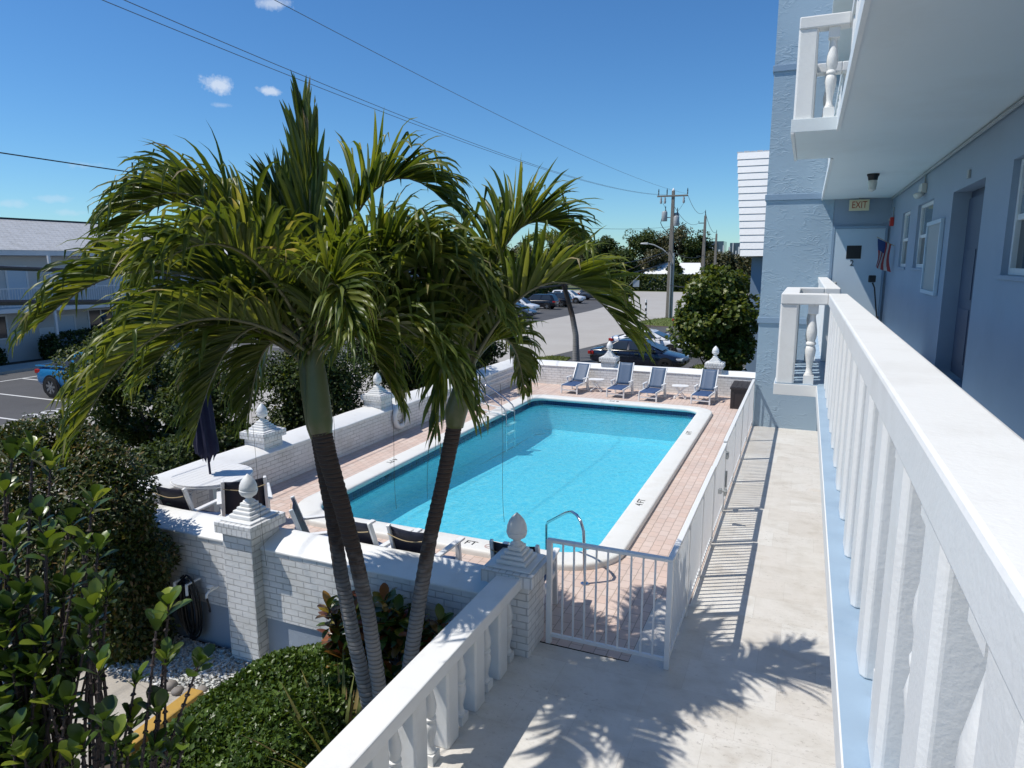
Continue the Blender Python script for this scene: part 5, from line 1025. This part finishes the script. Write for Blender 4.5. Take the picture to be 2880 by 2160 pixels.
lm=thing('lamp_post','black lantern on a short post in front of the left house','lamp post',(-37.3,27.6,G)); obj('post',MB().tube([(0,0,0),(0,0,1.75)],.05,8).tube([(-.25,0,1.5),(.25,0,1.5)],.02,6),M['dark'],lm,40); obj('lantern',MB().lathe([(.06,1.75),(.1,1.8),(.17,2.2),(.2,2.22),(.08,2.4),(.02,2.5)],n=6),M['glass'],lm)
# white roofed house and glassy blocks far away
wh=thing('white_roof_house','low house with a white hipped roof beyond the end of the street','house',(-23.8,138,G)); obj('wall',MB().box(-5.0,5.0,-3,5,0,3.0),M['cream'],wh); obj('roof',MB().add([(-5.6,-3.6,3.0),(5.6,-3.6,3.0),(5.6,5.6,3.0),(-5.6,5.6,3.0),(-4.0,1,5.1),(4.6,1,5.1)],[(0,1,5,4),(1,2,5),(2,3,4,5),(3,0,4),(0,3,2,1)]),M['white'],wh)
for i,(x,y,w,h,lb) in enumerate([(-37.5,300,10,13.6,'distant dark glassy block with pale columns'),(-26,305,9,13.0,'distant glassy block right of the second pole'),(-15,310,8,13.5,'distant glassy block beside the white mansard')]):
    b=thing('office_block',lb,'building',(x,y,G),0,'distant glassy blocks'); obj('wall',MB().box(-w/2,w/2,0,12,0,h),M['farwin'],b); cm=MB()
    for k in range(8): xx=-w/2+w*k/7; cm.box(xx-.22-.25*(k%3==0),xx+.22,-.5,-.01,0,h*(.75+.25*((k*7+i)%3)/2))
    cm.box(-w/2,w/2,-.4,-.02,h*.52,h*.58); obj('columns',cm,M['white'],b)

# ------------------------------------------------------------------ poles, wires, signs
def pole(label,x,y,h,full=True,w=.26):
    p=thing('utility_pole',label,'utility pole',(x,y,G),0,'utility poles along the street'); H=h-G
    obj('pole_shaft',MB().add([(-w,-w,0),(w,-w,0),(w,w,0),(-w,w,0),(-w*.5,-w*.5,H),(w*.5,-w*.5,H),(w*.5,w*.5,H),(-w*.5,w*.5,H)],[(0,3,2,1),(4,5,6,7),(0,1,5,4),(1,2,6,5),(2,3,7,6),(3,0,4,7)]),M['woodpole'],p,bevel=.03)
    if full:
        obj('crossarm',MB().box(-1.45,1.35,-.22,-.08,H-.55,H-.4),M['woodpole'],p,bevel=.02)
        obj('pole_cap',MB().lathe([(.14,H),(.1,H+.12),(.01,H+.26)],n=8),M['white'],p)
        for xx in (-1.32,-.55,1.32): obj('insulator',MB().lathe([(.02,H-.4),(.03,H-.35),(.07,H-.3),(.03,H-.25),(.07,H-.18),(.03,H-.12),(.06,H-.05),(.02,H+.2)],(xx,-.15,0),8),M['cable'],p,50)
        for xx in (-1.08,-.72,1.0): obj('cutout',MB().lathe([(.03,H-.56),(.1,H-.7),(.08,H-.85),(.12,H-.95),(.1,H-1.12),(.03,H-1.16)],(xx,-.15,0),8),M['grey'],p,50)
        for xx,yy,zz in ((-.72,-.1,H-2.75),(.3,.35,H-2.9),(.42,-.25,H-3.2)):
            tr=obj('transformer',MB().lathe([(.24,0),(.26,.04),(.26,.82),(.2,.9),(.06,.94)],(xx,yy,zz),14),M['grey'],p,40)
            obj('bushing',MB().lathe([(.03,.9),(.05,1.0),(.025,1.1),(.05,1.2),(.02,1.4)],(xx+.08,yy,zz),6),M['cable'],tr)
        obj('transformer_bracket',MB().box(-.55,.4,-.05,.05,H-2.45,H-2.37),M['grey'],p)
        obj('drop_loops',MB().tube([(-.95,-.1,H-2.4),(-1.05,-.1,H-2.9),(-.85,-.1,H-3.3),(-.4,-.1,H-3.8),(-.2,-.1,H-4.1)],.03,6).tube([(-.9,-.15,H-1.1),(-.7,-.12,H-1.5),(-.5,-.1,H-1.9)],.012,5).tube([(1.,-.15,H-1.15),(.7,-.1,H-1.6),(.4,-.1,H-2.0)],.012,5),M['cable'],p,40)
        obj('riser_pipe',MB().tube([(.3,-.15,0),(.28,-.15,H*.52)],.1,8).tube([(.12,-.34,0),(.1,-.3,H*.45)],.07,8),M['grey'],p,40)
        la=obj('street_light_arm',MB().tube([(-.1,0,H-5.9),(-.8,0,H-5.3),(-1.6,0,H-4.9),(-2.3,0,H-4.75)],.05,8),M['grey'],p,40); obj('lamp_head',MB().add([(-2.9,-.14,H-4.8),(-2.2,-.16,H-4.85),(-2.2,.16,H-4.85),(-2.9,.14,H-4.8),(-2.85,-.08,H-4.7),(-2.2,-.1,H-4.66),(-2.2,.1,H-4.66),(-2.85,.08,H-4.7)],[(0,3,2,1),(4,5,6,7),(0,1,5,4),(1,2,6,5),(2,3,7,6),(3,0,4,7)]),M['grey'],la)
    else:
        obj('insulator',MB().lathe([(.03,H),(.06,H+.1),(.03,H+.2),(.06,H+.3),(.02,H+.7)],n=8),M['cable'],p,50)
        for dz in (.9,2.0): obj('side_pin',MB().tube([(-.1,0,H-dz),(-.75,0,H-dz),(-.75,0,H-dz+.25)],.05,6),M['cable'],p)
    return p
pole('nearest utility pole with crossarm, transformers and a streetlight arm',-11.92,66.5,10.85)
pole('second utility pole, plain, right of the nearest one',-12.1,90,10.0,False)
pole('third and farthest utility pole, just a thin stump above the trees',-15.4,130,9.3,False,.3)
pole('utility pole at the near end of the street outside the picture',-12.3,-9,10.85,True)
def cat(p,q,sag,n=24): p=Vector(p);q=Vector(q); return [p+(q-p)*t-Vector((0,0,4*sag*t*(1-t))) for t in np.linspace(0,1,n)]
def wire(label,p,q,sag,r,m='wire',nm='power_line',group='overhead lines'): tag(obj(nm,MB().tube(cat(p,q,sag,30),r,5),M[m],None,60),label,'wire',group)
wire('overhead power line, leftmost of the three at the top of the picture',(-13.24,-9,10.55),(-13.24,66.4,10.5),1.35,.009)
wire('overhead power line close beside the leftmost one',(-12.47,-9,10.55),(-12.47,66.4,10.5),1.55,.009)
wire('overhead power line highest on the right, ending at the right end of the crossarm',(-10.6,-9,10.6),(-10.6,66.4,10.5),1.0,.008)
wire('thin service wire leaving the left edge above the roof of the left house',(-12.2,-9,6.6),(-12.1,66.4,7.6),1.0,.011,'cable')
wire('thick black cable crossing the balcony door of the left house',(-12.0,-9,5.32),(-12.0,66.3,5.4),1.55,.038,'cable','telephone_cable')
wire('thick black cable crossing below the balcony of the left house',(-12.0,-9,4.8),(-12.0,66.3,4.4),1.45,.05,'cable','telephone_cable')
wire('slack cable sagging low between the nearest pole and the right hand building',(-11.9,66.4,2.2),(-2.4,36,3.6),.3,.03,'cable','telephone_cable')
wire('power line between the first and second pole',(-10.6,66.6,10.4),(-12.1,90,10.6),.9,.02); wire('lower power line between the first and second pole',(-11.9,66.6,9.6),(-12.85,90,9.1),.8,.02); wire('third power line between first and second pole',(-11.9,66.6,8.6),(-12.85,90,8.2),.7,.02)
wire('power line between the second and third pole',(-12.1,90,10.3),(-15.4,130,9.6),.9,.03); wire('cable running level from the first pole past the second one',(-11.9,66.6,5.4),(-12.1,90,5.2),.5,.03,'cable','telephone_cable')
wire('guy wire slanting down left from the nearest pole',(-12.1,66.4,5.2),(-19,66.4,2.4),.05,.03,'cable','guy_wire')
sg=thing('road_sign','diamond road sign seen from its bare back','road sign',(-24.6,108,G)); obj('sign_post',MB().box(-.04,.04,-.04,.04,0,3.2),M['grey'],sg); obj('sign_plate',MB().bar((0,.055,1.95),(0,.075,1.95),1.0,1.0).shift((0,0,0)),M['signback'],sg)
sg.children[-1].location=(0,0,2.75); sg.children[-1].data.transform(Matrix.Rotation(R(45),4,'Y')@Matrix.Translation((0,0,-1.95))); 
dl=thing('marker_post','striped black and white marker post on the grass island','marker post',(-14.0,66.0,G)); cols=[MB(),MB()]
for k in range(6): cols[k%2].lathe([(.09,.15+.27*k),(.09,.15+.27*(k+1))],n=10)
obj('white_bands',cols[1],M['white'],dl); obj('black_bands',cols[0],M['dark'],dl); obj('post_base',MB().lathe([(.2,0),(.2,.06),(.1,.15)],n=10),M['dark'],dl)

# ------------------------------------------------------------------ vehicles (length along local x, nose to +x)
def vehicle(nm,label,cat,x,y,rz,paint,kind,L=4.75,Wd=1.82,group=None,chrome=False,rim='rim'):
    v=thing(nm,label,cat,(x,y,G),rz,group); pm=M[paint]; hl=L/2; hw=Wd/2
    if kind=='sedan': prof=[(-hl,.42,.88,.80),(-hl+.12,.30,.98,.92),(-hl+.8,.22,1.03,1.),(-.9,.2,1.02,1.),(.6,.2,1.0,1.),(1.0,.2,.98,1.),(hl-.75,.2,.86,.98),(hl-.2,.24,.74,.9),(hl,.36,.62,.78)]; cab=(-1.95,-1.0,.35,1.35,.98,1.45)
    elif kind=='coupe': prof=[(-hl,.42,.92,.78),(-hl+.1,.30,1.02,.9),(-hl+.75,.22,1.03,1.),(-.9,.2,1.0,1.),(.5,.2,.97,1.),(.95,.2,.96,1.),(hl-.75,.2,.84,.98),(hl-.2,.24,.72,.9),(hl,.36,.6,.76)]; cab=(-1.9,-.75,.2,1.15,.98,1.40)
    elif kind=='suv': prof=[(-hl,.45,.98,.84),(-hl+.1,.34,1.06,.95),(-hl+.7,.28,1.08,1.),(-.9,.26,1.08,1.),(.6,.26,1.06,1.),(1.1,.26,1.05,1.),(hl-.6,.28,.98,.98),(hl-.15,.32,.88,.92),(hl,.42,.76,.82)]; cab=(-hl+.12,-hl+.5,.45,1.3,1.04,1.68)
    elif kind=='truck': prof=[(-hl,.5,1.12,.92),(-hl+.06,.42,1.2,.98),(-hl+.8,.4,1.22,1.),(-.9,.36,1.2,1.),(.6,.36,1.2,1.),(1.2,.36,1.19,1.),(hl-.6,.36,1.14,.99),(hl-.15,.4,1.06,.95),(hl,.5,.95,.88)]; cab=(-.95,-.72,.95,1.65,1.17,1.86)
    vs=[];fs=[];sec=[(0,0),(.86,0),(.96,.1),(1,.35),(1,.62),(.965,.86),(.9,.97),(.6,1.01),(0,1.03)]; m=len(sec); ring=2*m-2
    for (px,z0,z1,wf) in prof:
        h=z1-z0; pts=[(px,hw*wf*a,z0+h*b) for a,b in sec]; pts+=[(px,-yy,zz) for (_,yy,zz) in reversed(pts[1:-1])]; vs+=pts
    for i in range(len(prof)-1):
        for j in range(ring): a=i*ring+j;b=i*ring+(j+1)%ring; fs.append((a,b,b+ring,a+ring))
    fs+=[tuple(reversed(range(ring))),tuple((len(prof)-1)*ring+j for j in range(ring))]
    body=MB().add(vs,fs); bo=obj('body',body,pm,v,38); sb=bo.modifiers.new('s','SUBSURF'); sb.levels=1; sb.render_levels=1
    c0,c1,c2,c3,zb,zt=cab; wb,wt=hw*.93,hw*.70
    base=[(c0,wb*.9),(c0+.25,wb),(c3-.35,wb),(c3,wb*.84)]; top=[(c1,wt*.94),(c1+.12,wt),(c2-.15,wt),(c2,wt*.94)]
    if kind=='truck':
        tv=MB().box(-hl+.1,-1.0,-hw*.82,hw*.82,1.19,1.255); obj('bed_opening',tv,M['dark'],v)
        rl=MB()
        for s in (-1,1): rl.bar((-hl+.06,s*hw*.9,1.24),(-.95,s*hw*.9,1.26),.12,.06)
        rl.bar((-hl+.06,-hw*.9,1.235),(-hl+.06,hw*.9,1.235),.07,.06); obj('bed_rail',rl,pm,v,bevel=.015)
    B=[(x_,y_,zb-.04) for x_,y_ in base]+[(x_,-y_,zb-.04) for x_,y_ in reversed(base)]; T=[(x_,y_,zt-.03) for x_,y_ in top]+[(x_,-y_,zt-.03) for x_,y_ in reversed(top)]
    cabm=MB().add(B+T,[(i,(i+1)%8,8+(i+1)%8,8+i) for i in range(8)]); cx=(c1+c2)/2
    cabm.add(T+[((p[0]-cx)*.8+cx,p[1]*.82,zt+.015) for p in T],[(i,(i+1)%8,8+(i+1)%8,8+i) for i in range(8)]+[tuple(range(8,16))]); obj('cabin',cabm,pm,v,30,.02)
    def pane(nm_,q,off):
        q=[Vector(a) for a in q]; n=(q[1]-q[0]).cross(q[3]-q[0]).normalized(); c=sum(q,Vector())/4
        if n.dot(c-Vector((cx,0,(zb+zt)/2)))<0: n=-n
        q=[a+n*off for a in q]; back=[a-n*.012 for a in q]; mb=MB().add(q+back,[(0,1,2,3),(7,6,5,4)]+[(i,4+i,4+(i+1)%4,(i+1)%4) for i in range(4)]); return obj(nm_,mb,M['glass'],v)
    lerp=lambda a,b,t:tuple(a[i]+(b[i]-a[i])*t for i in range(3))
    for s in (1,-1):
        b0,b1=(base[1][0]+.02,s*base[1][1],zb),(base[2][0],s*base[2][1],zb); t0,t1=(top[1][0],s*top[1][1],zt),(top[2][0],s*top[2][1],zt)
        f=lambda u,w_:lerp(lerp(b0,b1,u),lerp(t0,t1,u),w_)
        cuts=[(.0,.46),(.49,.95)] if kind!='coupe' else [(.03,.95)]
        for u0,u1 in cuts: pane('side_window',[f(u0+.02,.1),f(u1,.1),f(u1-.015,.86),f(u0+.05,.86)],.008)
        if kind in('sedan','coupe'):
            qb=(base[0][0],s*base[0][1],zb); qt=(top[0][0],s*top[0][1],zt)
        if chrome:
            obj('belt_trim',MB().bar((base[0][0]+.1,s*(wb+.03),zb+.01),(base[2][0]+.05,s*(wb+.03),zb+.01),.03,.04),M['chrome'],v)
        obj('mirror',MB().box(c3-.5,c3-.32,s*(wb+.02)-.0 if s>0 else s*(wb+.22),s*(wb+.22) if s>0 else s*(wb+.02),zb+.03,zb+.16),pm,v,bevel=.03)
        for u in ((-.25,) if kind=='coupe' else (-1.0,.1)): obj('door_handle',MB().box(u-.1,u+.1,min(s*(hw-.005),s*(hw+.025)),max(s*(hw-.005),s*(hw+.025)),zb-.16,zb-.12),M['chrome'] if chrome else pm,v)
        sm=MB()
        for u in ((-.6,.75) if kind=='coupe' else (-1.3,-.3,.75)): sm.bar((u,s*(hw+.001),.35),(u+.05,s*(hw-.0),zb-.03),.012,.004,(0,1,0))
        obj('door_seams',sm,M['dark'],v)
        obj('headlight',MB().box(hl-.42,hl-.1,min(s*hw*.55,s*hw*.9),max(s*hw*.55,s*hw*.9),prof[-1][2]-.04,prof[-1][2]+.075),M['headlight'],v,bevel=.02)
        tz=prof[0][2]-.18; obj('taillight',MB().box(-hl-.01,-hl+.3,min(s*hw*.6,s*hw*.96),max(s*hw*.6,s*hw*.96),tz,tz+.16),M['taillight'],v,bevel=.02)
    pane('windscreen',[(c3-.03,wb*.78,zb+.04),(c3-.03,-wb*.78,zb+.04),(c2+.05,-wt*.86,zt-.08),(c2+.05,wt*.86,zt-.08)],.02)
    pane('rear_window',[(c0+.05,wb*.8,zb+.06),(c0+.05,-wb*.8,zb+.06),(c1-.03,-wt*.86,zt-.08),(c1-.03,wt*.86,zt-.08)],.02)
    r=.33 if kind in('sedan','coupe') else (.37 if kind=='suv' else .42); wx=(-hl+.95,hl-.92)
    for xx in wx:
        for s in (-1,1):
            y0=s*(hw-.2); y1=s*(hw+.012)
            ar=MB().lathe([(r+.075,0),(r+.075,.012),(r+.05,.016),(.02,.016)],n=24); orient(ar,(xx,s*(hw-.004),r+.01),(1,0,0),(0,0,-s)); ar.v=[(a,b,max(c,.16)) for a,b,c in ar.v]; obj('wheel_arch',ar,M['dark'],v)
            ty=MB().lathe([(r*.62,0),(r*.97,.0),(r,.03),(r,.19),(r*.97,.215),(r*.64,.222),(r*.6,.2)],n=28); orient(ty,(xx,s*(hw-.18),r),(1,0,0),(0,0,-s)); w_=obj('wheel',ty,M['tyre'],v,40)
            rm=MB().lathe([(r*.63,.2),(r*.6,.205),(r*.55,.16),(.0,.16)],n=24)
            for k in range(5 if kind!='truck' else 7):
                a=2*PI*k/(5 if kind!='truck' else 7); rm.bar((r*.08*math.cos(a),r*.08*math.sin(a),.2),(r*.6*math.cos(a+.12),r*.6*math.sin(a+.12),.205),r*.2,.03)
            rm.lathe([(r*.15,.19),(r*.14,.225),(.005,.23)],n=12); orient(rm,(xx,s*(hw-.18),r),(1,0,0),(0,0,-s)); obj('rim',rm,M[rim],w_)
    obj('grille',MB().box(hl-.06,hl+.012,-hw*.5,hw*.5,.42,.58),M['dark'],v,bevel=.02); obj('number_plate',MB().box(-hl-.02,-hl+.03,-.16,.16,.62,.78),M['creamw'],v)
    return v
vehicle('parked_car','navy blue sedan with a chrome window line parked just behind the end wall','car',-7.6,34.6,-.04,'car_navy','sedan',4.9,1.85,chrome=True,rim='rimdark')
vehicle('parked_car','white two door coupe parked beyond the navy sedan','car',-8.2,40.3,-.06,'car_white','coupe',4.6,1.82)
vehicle('pickup_truck','charcoal pickup with its red lit tail poking out left of the sea grape tree','truck',-6.3,53.6,0,'car_char','truck',5.7,1.98)
vehicle('pickup_truck','bright blue pickup truck half hidden behind the small leaved tree','truck',-25.6,18.75,R(1),'car_blue','truck',5.5,2.0)
for lb,x,y,rz,p,k in [('slate grey sedan nearest in the far parking row, nose towards the street',-25.9,61.5,0,'car_grey','sedan'),('white hatchback between the slate sedan and the black one in the far row',-27.9,67.5,0,'car_white','suv'),('black crossover with red tail lamps in the far parking row',-28.2,74.5,PI,'car_black','suv'),('second dark car close behind the black crossover',-27.9,78.6,PI,'car_black','suv'),('white car farthest along the parking row, half behind palm leaflets',-28.6,86.3,0,'car_white','suv'),('dark car with pale lamps at the end of the parking row',-27.4,95,0,'car_grey','suv'),('silver grey car in the near bay of the far row, mostly hidden by palm leaves',-27.5,56.3,0,'car_white','sedan')]:
    vehicle('parked_car',lb,'car',x,y,rz,p,k,4.6,1.82,'cars parked in the far row')
